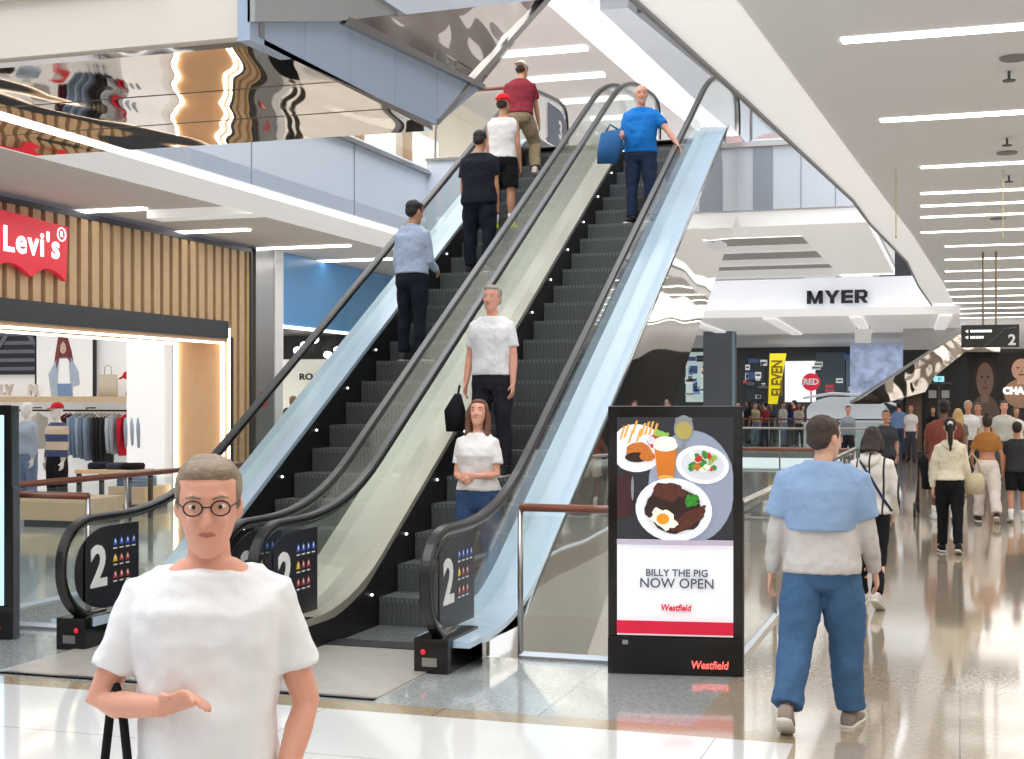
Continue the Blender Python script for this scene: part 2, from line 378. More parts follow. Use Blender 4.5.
    if hk != 'bald':
        Hh = MB(); q = (LM @ HM)*1.05
        if cap is None or hk != 'short':
            Hh.ell(hd((0, -.022, 1.683))*s, (.082*hs*s, .094*s, .077*s), 18, 10, rot=q)
            Hh.ell(hd((0, -.048, 1.635))*s, (.074*hs*s, .06*s, .07*s), 16, 10, rot=q)
            Hh.ell(hd((0, .028, 1.722))*s, (.066*hs*s, .058*s, .03*s), 14, 8, rot=q)
        else:
            Hh.ell(hd((0, -.045, 1.63))*s, (.074*hs*s, .062*s, .06*s), 16, 10, rot=q)
        if hk == 'short':
            for sd in (1, -1): Hh.ell(hd((sd*.068*hs, .012, 1.662))*s, (.012*s, .026*s, .035*s), 10, 6, rot=q)
        if hk in ('long', 'bob'):
            z2 = 1.36 if hk == 'long' else 1.50
            for sd in (1, -1): Hh.tube([hd((sd*.055, .02, 1.70))*s, hd((sd*.083, .01, 1.62))*s, hd((sd*.085, .0, 1.54))*s, up((sd*.085, .03, (z2+1.5)/2))*s, up((sd*.08, .06 if hk == 'long' else .02, z2))*s], [.025*s, .026*s, .03*s, .032*s, .014*s], 10)
            Hh.loft([(hd((0, -.06, 1.66))*s, q @ V((.078*s, 0, 0)), q @ V((0, .05*s, 0))), (hd((0, -.072, 1.56))*s, q @ V((.082*s, 0, 0)), q @ V((0, .042*s, 0))), (up((0, -.10, (z2+1.52)/2))*s, q @ V((.09*s, 0, 0)), q @ V((0, .032*s, 0))), (up((0, -.115, z2))*s, q @ V((.07*s, 0, 0)), q @ V((0, .014*s, 0)))], 14)
        if hk == 'pony':
            Hh.tube([hd((0, -.10, 1.68))*s, hd((0, -.15, 1.66))*s, hd((0, -.155, 1.58))*s, up((0, -.15, 1.46))*s, up((0, -.145, 1.33))*s], [.024*s, .03*s, .036*s, .032*s, .01*s], 10)
        if hk == 'bun':
            Hh.ell(hd((0, -.06, 1.765))*s, (.042*s, .042*s, .04*s), 12, 8)
        remesh(Hh, 'hair', hm, root, min(vox, .012) if vox < .02 else vox, 1, .012 if vox < .02 else 0, _TX2)
        if hk == 'pony':
            K = MB(); K.tube([hd((0, -.108, 1.685))*s, hd((0, -.135, 1.672))*s], .034*s, 12); K.build('hair_scarf', cloth(238, 236, 230), root, smooth=True)
    if hk == 'fringe' or hk == 'bald':
        pass
    if cap:
        Cp = MB(); q = (LM @ HM)*1.06
        Cp.loft([(hd((0, -.006+dy, z))*s, q @ V((a*s, 0, 0)), q @ V((0, b*s, 0))) for z, a, b, dy in ((1.678, .081, .104, 0), (1.70, .082, .104, 0), (1.73, .076, .096, 0), (1.757, .055, .07, 0), (1.772, .02, .03, 0))], 18)
        bd = 1 if cap[1] == 'front' else -1
        Cp.loft([(hd((0, bd*y, z))*s, q @ V((a*s, 0, 0)), q @ V((0, 0, .006*s))) for y, a, z in ((.07, .07, 1.69), (.11, .068, 1.686), (.15, .05, 1.678), (.165, .02, 1.674))], 14)
        Cp.build('cap', cloth(*cap[0]), root, smooth=True)
    # bottoms
    bk, bc = bot[0], bot[1]; bm_ = bc if not isinstance(bc, tuple) else cloth(*bc)
    lwid = (bot[2] if len(bot) > 2 else 1.0)
    Bt = MB(); torso(Bt, .768, 1.02, .014)
    for sd in (1, -1):
        h, kn, an, f, u = legs[sd]; lw = (.6+.4*w)
        if bk == 'trousers':
            Bt.tube([T(h+V((0, 0, .04))), T(h), T(h.lerp(kn, .45)), T(kn), T(kn.lerp(an, .35)+V((0, -.01, 0))), T(an.lerp(kn, .08))], [.092*s*lw, .106*s*lw, .098*s*lw*(.4+.6*lwid), .074*s*lwid, .07*s*lwid, .064*s*lwid], 16)
        elif bk == 'shorts':
            Bt.tube([T(h+V((0, 0, .04))), T(h), T(h.lerp(kn, .5)), T(h.lerp(kn, .86))], [.092*s*lw, .108*s*lw, .104*s*lw, .098*s*lw], 16)
    remesh(Bt, 'shorts' if bk == 'shorts' else 'trousers', bm_, root, vox, 3, .034*s if vox < .02 else 0)
    # shoes
    for sd in (1, -1):
        h, kn, an, f, u = legs[sd]; x = u.cross(f).normalized(); Sh = MB()
        Sh.loft([(T(an-u*(.074-hh)+f*t), x*ww*s, u*hh*s) for t, ww, hh in ((-.078, .02, .025), (-.066, .038, .046), (-.01, .043, .062), (.04, .044, .05), (.10, .05, .036), (.16, .046, .028), (.2, .03, .02), (.21, .012, .012))], 14, power=.85)
        so = Sh.build('shoe', cloth(*shoe), root, smooth=True)
        if vox < .02:
            Sl = MB(); Sl.loft([(T(an-u*(.077-.011)+f*t), x*ww*s, u*.012*s) for t, ww in ((-.084, .02), (-.07, .041), (-.01, .045), (.04, .046), (.10, .053), (.16, .049), (.203, .032), (.216, .012))], 14, power=.6)
            Sl.build('sole', cloth(222, 218, 210), so, smooth=True)
        if bk == 'shorts' and vox < .02:
            Sk = MB(); Sk.tube([T(an), T(an.lerp(kn, .32))], [.044*s, .05*s], 12); Sk.build('sock', cloth(240, 240, 240), root, smooth=True)
    # tops
    tk, tcx = top[0], top[1]; tm = tcx if not isinstance(tcx, tuple) else cloth(*tcx)
    hem = top[2] if len(top) > 2 else .93
    if tk == 'band':
        Tp = MB(); torso(Tp, 1.10, 1.34, .012); remesh(Tp, 'top', tm, root, vox, 2)
    else:
        Tp = MB(); lo = .03 if tk != 'loose' else .045
        torso(Tp, hem, (1.466 if tk != 'loose' else 1.452) if tk != 'tank' else 1.45, .029 if tk != 'hoodie' else .036, lo if tk != 'hoodie' else .042)
        for sd in (1, -1):
            j, d1, e, d2, wr, hv, n = arms[sd]; aw = (.5+.5*w)*(.92 if F else 1)
            if tk in ('tee', 'loose'):
                Tp.tube([T(j+V((-sd*.075, 0, .022))), T(j+V((0, 0, .004))), T(j+d1*.08), T(j+d1*.19)], [.062*s, .064*s*aw, .064*s*aw, .066*s*aw], 14)
            elif tk in ('shirt', 'hoodie'):
                k_ = 1.25 if tk == 'hoodie' else 1
                Tp.tube([T(j+V((-sd*.075, 0, .022))), T(j), T(j+d1*.12), T(e), T(e+d2*.1), T(wr-d2*.01)], [.066*s, .066*s*aw*k_, .06*s*aw*k_, .052*s*aw*k_, .05*s*aw*k_, .038*s*k_], 14)
            elif tk == 'tank':
                Tp.tube([up((sd*.10, -.004, 1.36))*s, up((sd*.10, -.004, 1.44))*s], [.05*s, .035*s], 10)
        remesh(Tp, 'shirt' if tk != 'hoodie' else 'jacket', tm, root, vox, 3, (.033 if tk != 'hoodie' else .045)*s if vox < .02 else .0)
        if tk == 'shirt' and vox < .02:
            Co = MB(); Co.tube([up((0, -.008, 1.455))*s, up((0, -.004, 1.495))*s], [.07*s, .062*s], 16); Co.build('collar', tm, root, smooth=True)
        if tk == 'hoodie':
            Ho = MB(); Ho.loft([(up((0, -.075, 1.47))*s, V((.10*s, 0, 0)), V((0, .05*s, .02))), (up((0, -.115, 1.41))*s, V((.09*s, 0, 0)), V((0, .045*s, .01))), (up((0, -.125, 1.35))*s, V((.04*s, 0, 0)), V((0, .02*s, 0)))], 14)
            Ho.build('hood', tm, root, smooth=True)
    root['hgt'] = H
    del root['hgt']
    return root, dict(T=T, up=lambda p: up(p)*s, hd=lambda p: hd(p)*s, arms=arms, s=s, wr={k: T(v[4]+v[5]*.09) for k, v in arms.items()})

# ================================================================== the place
L2 = 5.75            # upper floor
CZ = 4.5             # lower ceiling
TN = math.tan(R(30))
def zn(y): return TN*(y-10.25)          # step nosing line
VX0, VX1, VY0, VY1 = -8.1, -1.47, 9.6, 21.7

# ---- floor
F = MB()
def slab(x0, x1, y0, y1, mi, z0=-.35): F.box(x0, x1, y0, y1, z0, 0, mi)
slab(-30, -.87, -12, 7.7, 0); slab(-30, -.87, 7.7, 7.93, 1)
slab(-30, VX1, 7.93, VY0, 2); slab(VX1, -.87, 7.93, 80, 3); slab(-.87, 14, -12, 13.2, 3); slab(-.87, 14, 13.2, 13.3, 1); slab(-.87, 14, 13.3, 80, 3)
slab(-12, VX0, VY0, 36.9, 2); slab(-30, -12, VY0, 80, 4); slab(VX0, VX1, VY1, 36.9, 2)
slab(-12, VX1-.7, 52.5, 80, 2); slab(VX1-.7, VX1, 36.9, 80, 3)
FW = floor_mat('white_floor_tile', srgb(232, 232, 230), srgb(222, 222, 220), (2.4, 2.4), .03, .1, off=(1.3, .5))
FT = floor_mat('tan_floor_border', srgb(176, 158, 132), srgb(168, 150, 124), (3, 3), .2, .15)
FG = floor_mat('grey_terrazzo', srgb(176, 180, 178), srgb(160, 165, 164), (2.4, 2.4), .35, .13)
FB = floor_mat('beige_terrazzo', srgb(184, 170, 152), srgb(164, 150, 132), (2.4, 2.4), .22, .1)
FS = floor_mat('store_floor', srgb(214, 212, 208), srgb(204, 202, 198), (1.2, 1.2), .05, .2)
struct(F, 'floor', [FW, FT, FG, FB, FS], 'polished terrazzo mall floor')
# lower level seen through the void
F0 = MB(); F0.box(-14, 6, 0, 60, -5.9, -5.5)
struct(F0, 'floor.001', floor_mat('lower_floor', srgb(225, 220, 212), srgb(212, 206, 198), (2.4, 2.4), .1, .12), 'lower level floor')
W0 = MB(); W0.box(-14.2, -14, 0, 60, -5.5, -.35); W0.box(-14, -9, 27, 27.2, -5.5, -.35); W0.box(-9, -5.5, 24, 24.2, -5.5, -.35); W0.box(-5.5, 3, 29, 29.2, -5.5, -.35)
struct(W0, 'wall_lower', S('lower_wall', 214, 206, 198, emit=.15, rough=.4, noise=(.7, .1)), 'lower level wall')  # faint emission brightens the lower wall, which holds no lamp
for i, (x0, x1, y) in enumerate(((-5.2, -3.6, 28.9), (-3.2, -1.6, 28.9), (-1.2, .4, 28.9))):
    w = MB(); w.box(x0, x1, y-.05, y, -5.2, -2.4); struct(w, 'window_%d' % (i+1), mat('lower_shop_glow', (.55, .5, .42), emit=.5, noise=(3, .4)), 'lit lower level shop window')

# ---- slabs, ceilings, fascias of the lower gallery
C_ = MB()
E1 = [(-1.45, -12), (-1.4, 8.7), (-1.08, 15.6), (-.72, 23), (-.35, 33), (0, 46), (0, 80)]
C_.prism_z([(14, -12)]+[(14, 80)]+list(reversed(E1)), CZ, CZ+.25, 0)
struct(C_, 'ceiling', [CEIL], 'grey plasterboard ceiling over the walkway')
Sf = MB()
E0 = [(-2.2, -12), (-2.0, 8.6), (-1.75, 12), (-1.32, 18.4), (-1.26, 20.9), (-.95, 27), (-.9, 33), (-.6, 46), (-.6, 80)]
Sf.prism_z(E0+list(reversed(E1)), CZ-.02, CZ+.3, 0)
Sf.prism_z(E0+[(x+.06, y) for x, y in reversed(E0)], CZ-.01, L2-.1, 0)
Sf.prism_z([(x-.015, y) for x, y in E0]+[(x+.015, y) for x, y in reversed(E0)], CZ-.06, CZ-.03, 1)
struct(Sf, 'trim_1', [S('bulkhead_white_emissive', 244, 244, 244, emit=.42), S('shadow_line', 130, 132, 136)], 'white bulkhead along the ceiling edge')  # bulkhead brightness is emission put into its white
U = MB()      # far landing slab of the upper level and the left gallery
U.box(-8.2, -1.3, 20.9, 30, CZ+.2, L2, 0)
U.box(-30, -8.3, -12, 60, CZ+.2, 5.5, 0)
struct(U, 'floor.002', [WHITE], 'upper level floor slab')
FA = MB()
FA.box(-8.28, -8.2, -2, 20.9, 4.5, 5.5, 0); FA.box(-8.2, -6.62, 20.82, 20.9, 4.62, 5.72, 0); FA.box(-3.2, -1.3, 20.82, 20.9, 4.72, 5.66, 0)
for y in range(0, 21, 3): FA.box(-8.2, -8.19, y, y+.02, 4.5, 5.5, 1)
FA.box(-2.95, -2.66, 20.80, 20.83, 4.72, 5.66, 3)
for x in (-2.25, -1.75): FA.box(x, x+.012, 20.81, 20.82, 4.72, 5.66, 1)
FA.box(-8.26, -8.12, -2, 20.9, 5.5, 5.54, 2); FA.box(-3.2, -1.3, 20.76, 20.86, 5.66, 5.73, 2); FA.box(-8.2, -6.62, 20.76, 20.86, 5.72, 5.76, 2)
struct(FA, 'trim_2', [FASC, S('panel_joint', 150, 158, 170), STEEL, S('slate_panel', 150, 158, 172, rough=.3)], 'pale blue gallery fascia')
LC = MB()   # left gallery ceiling with a lit cove
LC.box(-30, -9.4, -12, 60, CZ+.12, CZ+.2, 0); LC.box(-9.4, -8.2, -12, 60, CZ-.02, CZ+.2, 1); LC.box(-11.2, -9.4, 10.5, 10.9, CZ, CZ+.14, 1); LC.box(-11.2, -9.4, 17.4, 17.8, CZ, CZ+.14, 1)
LC.box(-8.6, -8.2, 20.9, 60, CZ, CZ+.2, 1); LC.box(-8.2, -1.3, 22.3, 30, CZ+.12, CZ+.2, 2); LC.box(-8.2, -1.3, 20.9, 22.3, CZ-.02, CZ+.2, 1); LC.box(-2.4, -1.3, 22.3, 30, CZ-.02, CZ+.2, 1); LC.box(-8.2, -1.3, 29.5, 30, CZ-.02, CZ+.2, 1)
for y in (24.8, 27.3): LC.box(-8.2, -2.4, y, y+.3, CZ+.02, CZ+.12, 1)
struct(LC, 'ceiling.001', [S('warm_grey_ceiling', 206, 198, 192, rough=.8, emit=.08), S('white_ceiling_emissive', 244, 244, 244, rough=.6, emit=.3), S('recess_grey', 190, 188, 188, rough=.8)], 'left gallery ceiling with white coffers')  # ceiling and beams glow by emission, so their brightness sits in the material
cv = MB(); cv.box(-9.55, -9.42, -5, 30, CZ+.02, CZ+.1, 0); cv.box(-8.34, -8.22, -5, 20.8, CZ-.06, CZ-.03, 0)
o = cv.build('cove_light', LEDS); tag(o, 'long white cove light along the left gallery ceiling edge', 'light')
cv = MB(); cv.box(-8.1, -1.5, 20.95, 21.05, CZ+.02, CZ+.08); cv.box(-8.1, -1.5, 22.6, 22.75, CZ+.02, CZ+.08)
o = cv.build('cove_light', LEDS); tag(o, 'white cove light under the far landing beyond the escalators', 'light')

# ---- the crossing upper landing and its stacked escalator, mirror clad
XB = -4.8
B1 = MB()
B1.box(-14, XB-.02, 8.93, 9.05, 4.52, 7.2, 0); B1.box(-14, -5.6, 8.86, 8.93, 4.95, 5.0, 0); B1.box(-14, -6.0, 8.88, 8.93, 5.0, 5.35, 0)
B1.box(XB-.06, XB+.005, 8.9, 8.98, 4.5, 7.2, 1)
struct(B1, 'wall_bridge', [CREAM, STEEL], 'cream bulkhead of the crossing landing')
B2 = MB(); B2.box(-9.3, XB, 8.98, 12.35, 4.46, 4.5); B2.box(-14, -9.3, 8.98, 11.7, 4.46, 4.5)
for y in (10.2, 11.3): B2.box(-14 if y < 11 else -9.3, XB, y, y+.012, 4.455, 4.46)
struct(B2, 'ceiling.002', [MIRROR], 'polished bronze mirror soffit under the crossing landing')
B3 = MB()
pl = [P(250, 40, X=XB), P(437, 125, X=XB), P(481, 88, X=XB), P(345, 22, X=XB), P(250, -24, X=XB)]
B3.prism_x([(p[1], p[2]) for p in pl], XB-.1, XB)
for u in (305, 350, 395, 437):
    a = P(u, 40, X=XB); B3.box(XB, XB+.004, a[1], a[1]+.012, 4.5 if u < 400 else 4.5, 5.1)
struct(B3, 'trim_3', [BLUEP], 'pale blue panelled side of the crossing landing')
B4 = MB()
pl = [P(345, 22, X=XB), P(481, 88, X=XB), P(556, -6, X=XB), P(640, -120, X=XB), P(345, -120, X=XB)]
B4.prism_x([(p[1], p[2]) for p in pl], XB-.15, XB-.03)
struct(B4, 'wall_truss', [mirror_mat('bronze_mirror_panel', (.62, .55, .49), 1.3, .6)], 'mirror clad side of the rising upper escalator')
B5 = MB()
pl = [P(340, 24, X=XB), P(481, 90, X=XB), P(481, 85, X=XB), P(345, 17, X=XB)]
B5.prism_x([(p[1], p[2]) for p in pl], XB-.05, XB+.05)
pl = [P(437, 125, X=XB), P(560, -11, X=XB), P(553, -11, X=XB), P(437, 119, X=XB)]
B5.prism_x([(p[1], p[2]) for p in pl], XB-.1, XB+.02)
pl = [P(330, -30, X=XB), P(400, 15, X=XB), P(545, -1, X=XB), P(560, -30, X=XB)]
B5.prism_x([(p[1], p[2]) for p in pl], XB-.02, XB+.06, 1)
pl = [P(u, v, X=XB) for u, v in ((250, -20), (250, 22), (330, 22), (395, 14), (336, -30))]; B5.prism_x([(p[1], p[2]) for p in pl], XB-.02, XB+.04, 2)
struct(B5, 'trim_4', [STEEL, FASC, S('soffit_grey', 150, 152, 152)], 'steel edge strips of the upper escalator')

# ---- upper level
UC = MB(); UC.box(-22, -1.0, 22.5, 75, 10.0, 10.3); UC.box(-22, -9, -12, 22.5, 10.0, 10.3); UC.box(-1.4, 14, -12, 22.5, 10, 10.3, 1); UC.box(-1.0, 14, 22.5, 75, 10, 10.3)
struct(UC, 'ceiling.003', [S('x_', 1, 1, 1) if 0 else S('upper_ceiling', 214, 208, 207, rough=.7), S('upper_ceiling_dim', 110, 98, 88, rough=.7, noise=(.6, .4))], 'upper level ceiling')  # right part, out of frame, painted darker for the mirror panel to reflect
UW = MB(); UW.box(-13.3, -13.1, 5, 45, 5.5, 10, 0); UW.box(-22, 14, 62, 62.2, 5.5, 10, 1); UW.box(10, 10.2, -12, 62, 5.5, 10, 2)
struct(UW, 'wall_upper', [S('upper_shop_wall', 226, 212, 196, rough=.5, emit=.25, noise=(1, .1)), S('upper_far_wall', 214, 214, 216, rough=.5, noise=(.6, .08)), S('upper_right_wall', 96, 80, 66, rough=.5, noise=(.5, .9))], 'upper level shop wall')
for i, y in enumerate((14.5, 17.4, 20.3, 23.2, 26.1, 29, 31.9)):
    w = MB(); w.box(-13.1, -13.02, y, y+2.0, 6, 8.6, 1); w.box(-13.1, -12.9, y-.25, y-.1, 5.6, 9, 0)
    struct(w, 'window_%d' % (i+4), [S('window_timber', 196, 160, 120), mat('lit_upper_window', (.95, .88, .8), emit=.8, noise=(2, .25))], 'lit upper level shop window')
bm1 = MB()
a = P(540, 0, Z=9.9); b = P(830, 240, Z=9.9)
def zpoly(px, z): return [P(u, v, Z=z)[:2] for u, v in px]
bm1.prism_z(zpoly([(545, 2), (575, -8), (700, 92), (800, 190), (790, 205), (640, 85)], 9.75), 9.75, 10.0, 0)
bm1.prism_z(zpoly([(600, 10), (628, 8), (740, 100), (830, 190), (815, 205), (690, 95)], 9.7), 9.7, 10.0, 1)
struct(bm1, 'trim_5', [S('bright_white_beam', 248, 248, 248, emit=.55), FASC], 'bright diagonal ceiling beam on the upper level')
for (u0, v0, u1, v1) in ((497, 56, 583, 47), (528, 81, 603, 76), (560, 103, 640, 98), (590, 120, 660, 116)):
    a = P(u0, v0, Z=9.9); b = P(u1, v1, Z=9.9); q = MB(); q.box(a[0], b[0], a[1], a[1]+.3, 9.92, 10.0)
    o = q.build('ceiling_light', LEDS); tag(o, 'linear ceiling light on the upper level above the escalator top', 'light', 'upper level ceiling light strips')
# shopfronts on the upper level seen beside the right handrail
g = MB()
for i in range(7):
    x = -6.5+i*1.6; g.box(x, x+1.3, 61.8, 62, 6.2, 9.2, i % 3)
struct(g, 'window_11', [mat('cool_window', (.6, .72, .82), emit=.4), mat('pale_window', (.9, .9, .92), emit=.5), DGREY], 'row of upper level windows')
ex = MB(); ex.box(-.35, .35, -.04, .04, -.12, .16, 0)
eo = ex.build('hanging_sign', [S('dark_sign_blue', 24, 40, 54, emit=.1)]); eo.location = P(657, 4, Y=24); tag(eo, 'small dark hanging direction sign above the escalators at the frame top', 'sign')
q = MB(); q.prism_y([(-.1, .02), (0, .1), (0, .05), (.1, .05), (.1, -.01), (0, -.01), (0, -.06)], -.05, -.04); q.build('arrow_mark', WHT_E, eo)
# glass balustrade along the upper landing
def balustrade(name, pts, h, label, rail_mat, z=0, post=2.4, railr=.03, posts=True, clip=False, gm=None):
    root = empty(name, (pts[0][0], pts[0][1], z), label, 'balustrade'); ox, oy = pts[0][:2]
    Q = [V((x-ox, y-oy, 0)) for x, y in pts]; G = MB(); Rl = MB(); Sh = MB()
    for a, b in zip(Q, Q[1:]):
        L = (b-a).length; n = max(1, round(L/post)); d = (b-a)/n
        for i in range(n):
            p = a+d*i; q = a+d*(i+1); e = d.normalized()*.012; nn = V((-d.y, d.x, 0)).normalized()*.006
            p2, q2 = p+e, q-e
            vs = [w+o_+V((0, 0, zz)) for zz in (.02, h-.06) for w, o_ in ((p2, -nn), (q2, -nn), (q2, nn), (p2, nn))]
            G.add(vs, [(0, 3, 2, 1), (4, 5, 6, 7), (0, 1, 5, 4), (1, 2, 6, 5), (2, 3, 7, 6), (3, 0, 4, 7)])
    Rl.tube([p+V((0, 0, h)) for p in Q], railr, 12); Sh.tube([p+V((0, 0, .02)) for p in Q], .03, 4)
    G.build('glass_panel', gm or GLASS, root); Rl.build('handrail', rail_mat, root, smooth=True); Sh.build('base_channel', FASC, root)
    if posts:
        for a, b in zip(Q, Q[1:]):
            L = (b-a).length; n = max(1, round(L/post))
            for i in range(n+1 if b is Q[-1] else n):
                p = a+(b-a)*i/n; pm = MB(); pm.tube([p, p+V((0, 0, h-.02))], .022, 10); pm.build('post', STEEL, root, smooth=True)
    return root
balustrade('glass_balustrade', [(-8.14, 20.75), (-8.14, -1)], 1.15, 'upper left gallery glass balustrade above the pale fascia', STEEL, 5.54, 2.9, posts=False)
balustrade('glass_balustrade', [(-8.1, 20.95), (-6.75, 20.95)], 1.1, 'short upper balustrade with brown rail left of the escalator top', WOODR, L2, 1.4)
balustrade('glass_balustrade', [(-3.0, 20.95), (-1.5, 20.95)], 1.1, 'short upper glass balustrade right of the escalator top', STEEL, L2, .8)
# pink display and small shop clutter on the upper landing
d = MB(); d.loft([(V((0, 0, z)), V((a, 0, 0)), V((0, a*.7, 0))) for z, a in ((0, .5), (.25, .55), (.4, .42), (.5, .2), (.52, .02))], 16)
o = d.build('upholstered_ottoman', S('dusty_pink', 206, 172, 174)); o.location = (-2.9, 23, L2); tag(o, 'dusty pink rounded ottoman on the upper landing by the right newel', 'ottoman')

# ---- escalators
def fillet(pts, rads, n=8):
    out = [pts[0]]
    for i in range(1, len(pts)-1):
        p0, p1, p2 = V((*pts[i-1], 0)), V((*pts[i], 0)), V((*pts[i+1], 0)); a = (p0-p1).normalized(); b = (p2-p1).normalized(); r = rads[i-1]
        for k in range(n+1):
            t = k/n; q = (p1+a*r)*(1-t)**2 + p1*2*t*(1-t) + (p1+b*r)*t*t; out.append((q.x, q.y))
    return out+[pts[-1]]
HR_ = .97
yb = 10.25+.05; yt = 10.25+L2/TN
zr = lambda y: zn(y)+.95
RAIL = [(9.3, .30), (9.02, .30)]
RAIL = fillet([(9.32, .20), (9.05, .20), (8.76, .42), (8.76, .80), (9.0, .98), (10.30, .98), (20.25, 6.72), (22.2, 6.86), (22.62, 6.80), (22.72, 6.35), (22.6, 5.98), (22.3, 5.95)],
              [.14, .2, .17, .16, .8, 1.0, .25, .2, .2, .15])
def escalator(cx, label, group, number_side):
    root = empty('escalator', (cx, 9.3, 0), label, 'escalator', group=group)
    y0 = 9.3
    def off(mb):
        mb.v = [(x, y-y0, z) for x, y, z in mb.v]; return mb
    # steps
    protos = {}
    nst = 27
    ys = [9.62+.4*i-.0 for i in range(nst+2)]
    for i in range(-1, 26):
        yk = 10.25+.4*i; z = .231*i
        if z < 0: z = 0
        if z > L2: break
        if 'a' not in protos:
            S_ = MB(); S_.box(-.5, .5, 0, .4, -.035, 0, 0); S_.box(-.5, .5, 0, .03, -.24, -.03, 1)
            for k in range(24): x = -.5+k/24+.01; S_.box(x, x+.022, 0, .4, 0, .006, 0); S_.box(x, x+.022, -.006, 0, -.22, 0, 1)
            S_.box(-.5, .5, 0, .012, 0, .0065, 2)
            o = S_.build('step', [STEPM, RISER, S('step_edge', 96, 98, 98, rough=.4)], root); protos['a'] = o
        else:
            o = protos['a'].copy(); COL.objects.link(o); o.parent = root
        o.location = (0, yk-y0, z)
    L_ = MB(); L_.box(-.62, .62, 7.98, 9.62, .0, .012, 0); L_.box(-.5, .5, 9.62, 9.87, .012, .02, 1); L_.box(-.5, .5, 9.87, 9.9, .0, .012, 2)
    L_.box(-.62, .62, 7.98, 8.02, .0, .014, 3)
    off(L_).build('landing_plate', [S('landing_metal', 192, 186, 178, rough=.3, metal=.25, noise=(6, .15)), S('comb', 60, 60, 60, metal=.5), YEL, STEEL], root)
    T_ = MB(); T_.box(-.62, .62, 20.35, 23.2, L2+.001, L2+.014, 0)
    off(T_).build('landing_plate', [S('landing_metal', 192, 186, 178)], root)
    base = [(9.4, 0.10), (10.2, .12), (20.2, L2+.12), (22.4, L2+.10)]
    deckline = fillet([(8.98, .19), (10.15, .19), (20.2, L2+.17), (22.5, L2+.17)], [.7, .7])
    for sd in (-1, 1):
        outer = (sd < 0) == (cx < -5)
        # skirt
        K = MB(); K.strip(fillet([(9.2, -.02), (10.2, -.02), (20.25, L2-.02), (22.5, L2-.02)], [.5, .5]), [(sd*.505, -.35), (sd*.52, -.35), (sd*.52, .21), (sd*.505, .21)])
        off(K).build('skirt_panel', S('skirt_black', 20, 21, 22, rough=.35), root)
        Dk = MB(); x0, x1 = sd*.515, sd*(.90 if outer else .80)
        Dk.strip(deckline, [(x0, -.02), (x1, -.02), (x1, .02), (x0, .05)])
        off(Dk).build('deck', DECKB if outer else DECKC, root)
        Gl = MB(); gp = [(y, z) for y, z in RAIL[8:-8]]
        lo = [(y, z) for y, z in deckline if y > 9.0]
        top = [(y, z) for y, z in RAIL if z > .35 and not (y > 22 and z < 6.1)]
        # one pane: rail curve inset, closed along the deck
        poly = [(min(max(y, 8.84), 22.63), z-.04 if z > .9 else z) for y, z in top]
        poly = [(9.0, .2)]+poly+[(22.5, L2+.18)]+[(y, z) for y, z in reversed(deckline[1:-1])]
        Gl.prism_x(poly, sd*.645, sd*.655)
        off(Gl).build('glass_panel', GLASS_G, root)
        H_ = MB(); H_.strip(RAIL, [(sd*.66+a, b) for a, b in ((-.042, -.018), (-.03, -.03), (.03, -.03), (.042, -.018), (.042, .008), (.028, .022), (-.028, .022), (-.042, .008))])
        off(H_).build('handrail', RUBBER, root, smooth=False)
        H2 = MB(); H2.strip([(y, z) for y, z in RAIL], [(sd*.66+a, b) for a, b in ((-.02, -.05), (.02, -.05), (.02, -.03), (-.02, -.03))])
        off(H2).build('rail_track', STEEL, root)
        Nb = MB(); xa, xb = sorted((sd*.53, sd*.78)); Nb.box(xa, xb, 8.88, 9.5, 0, .24, 0); Nb.box(xa, xb, 9.5, 12, -.3, .16, 0); Nb.box(xa+.06, xa+.17, 8.872, 8.88, .05, .11, 1); Nb.ell((sd*.6, 8.87, .15), (.02, .012, .02), 10, 6, 2)
        off(Nb).build('newel_base', [BLACK, STEEL, RED], root)
        # safety panel just behind the glass at the lower newel
        X = sd*.64 if sd > 0 else sd*.64
        xs = (sd*.658, sd*.664) if False else ((.636, .642) if sd > 0 else (-.636+.012, -.630+.012))
        if sd < 0: xs = (-.644+.006, -.636+.006)
        if sd > 0: xs = (.656, .662)
        pn = MB(); pp = fillet([(9.75, .90), (9.15, .90), (8.90, .72), (8.90, .42), (9.15, .26), (9.75, .26)], [.18, .15, .15, .18], 6)
        pn.prism_x(pp, xs[0], xs[1], 0)
        xf = xs[1]+.001
        for r_ in range(3):
            for c_ in range(4):
                if r_ and c_ == 3: continue
                y = 9.42+.085*c_; z = .74-.13*r_
                m_ = 1 if r_ == 0 else 2 if c_ == 0 and r_ == 1 else 3
                pn.prism_x([(y-.028, z), (y+.028, z), (y+.02, z+.035), (y, z+.06), (y-.02, z+.035)], xf, xf+.002, m_); pn.box(xf, xf+.002, y-.025, y+.025, z-.03, z-.02, 4)
                pn.ell((xf+.003, y, z+.03), (.002, .01, .016), 8, 4, 4)
        po = off(pn).build('safety_panel', [S('panel_charcoal', 38, 38, 44, rough=.4), S('icon_blue', 60, 110, 215), YEL, S('icon_red', 190, 80, 70), WHITE], root)
        text('floor_number', '2', .44, WHITE, po, (xf+.002, 9.20-y0, .58), (PI/2, 0, PI/2), bold=.012, sx=1.0)
        pu = MB(); pu.prism_x(fillet([(21.5, 6.7), (22.3, 6.7), (22.6, 6.5), (22.6, 6.2), (22.3, 6.0), (21.5, 6.0)], [.18, .12, .12, .18], 6), xs[0], xs[1], 0)
        if cx < -5 and sd < 0:
            po = off(pu).build('safety_panel', [S('panel_navy', 62, 70, 96, rough=.4)], root); text('floor_number', '3', .42, WHITE, po, (xf+.002, 22.2-y0, 6.35), (PI/2, 0, PI/2), bold=.012)
        # lights on the skirt
        Lb = MB()
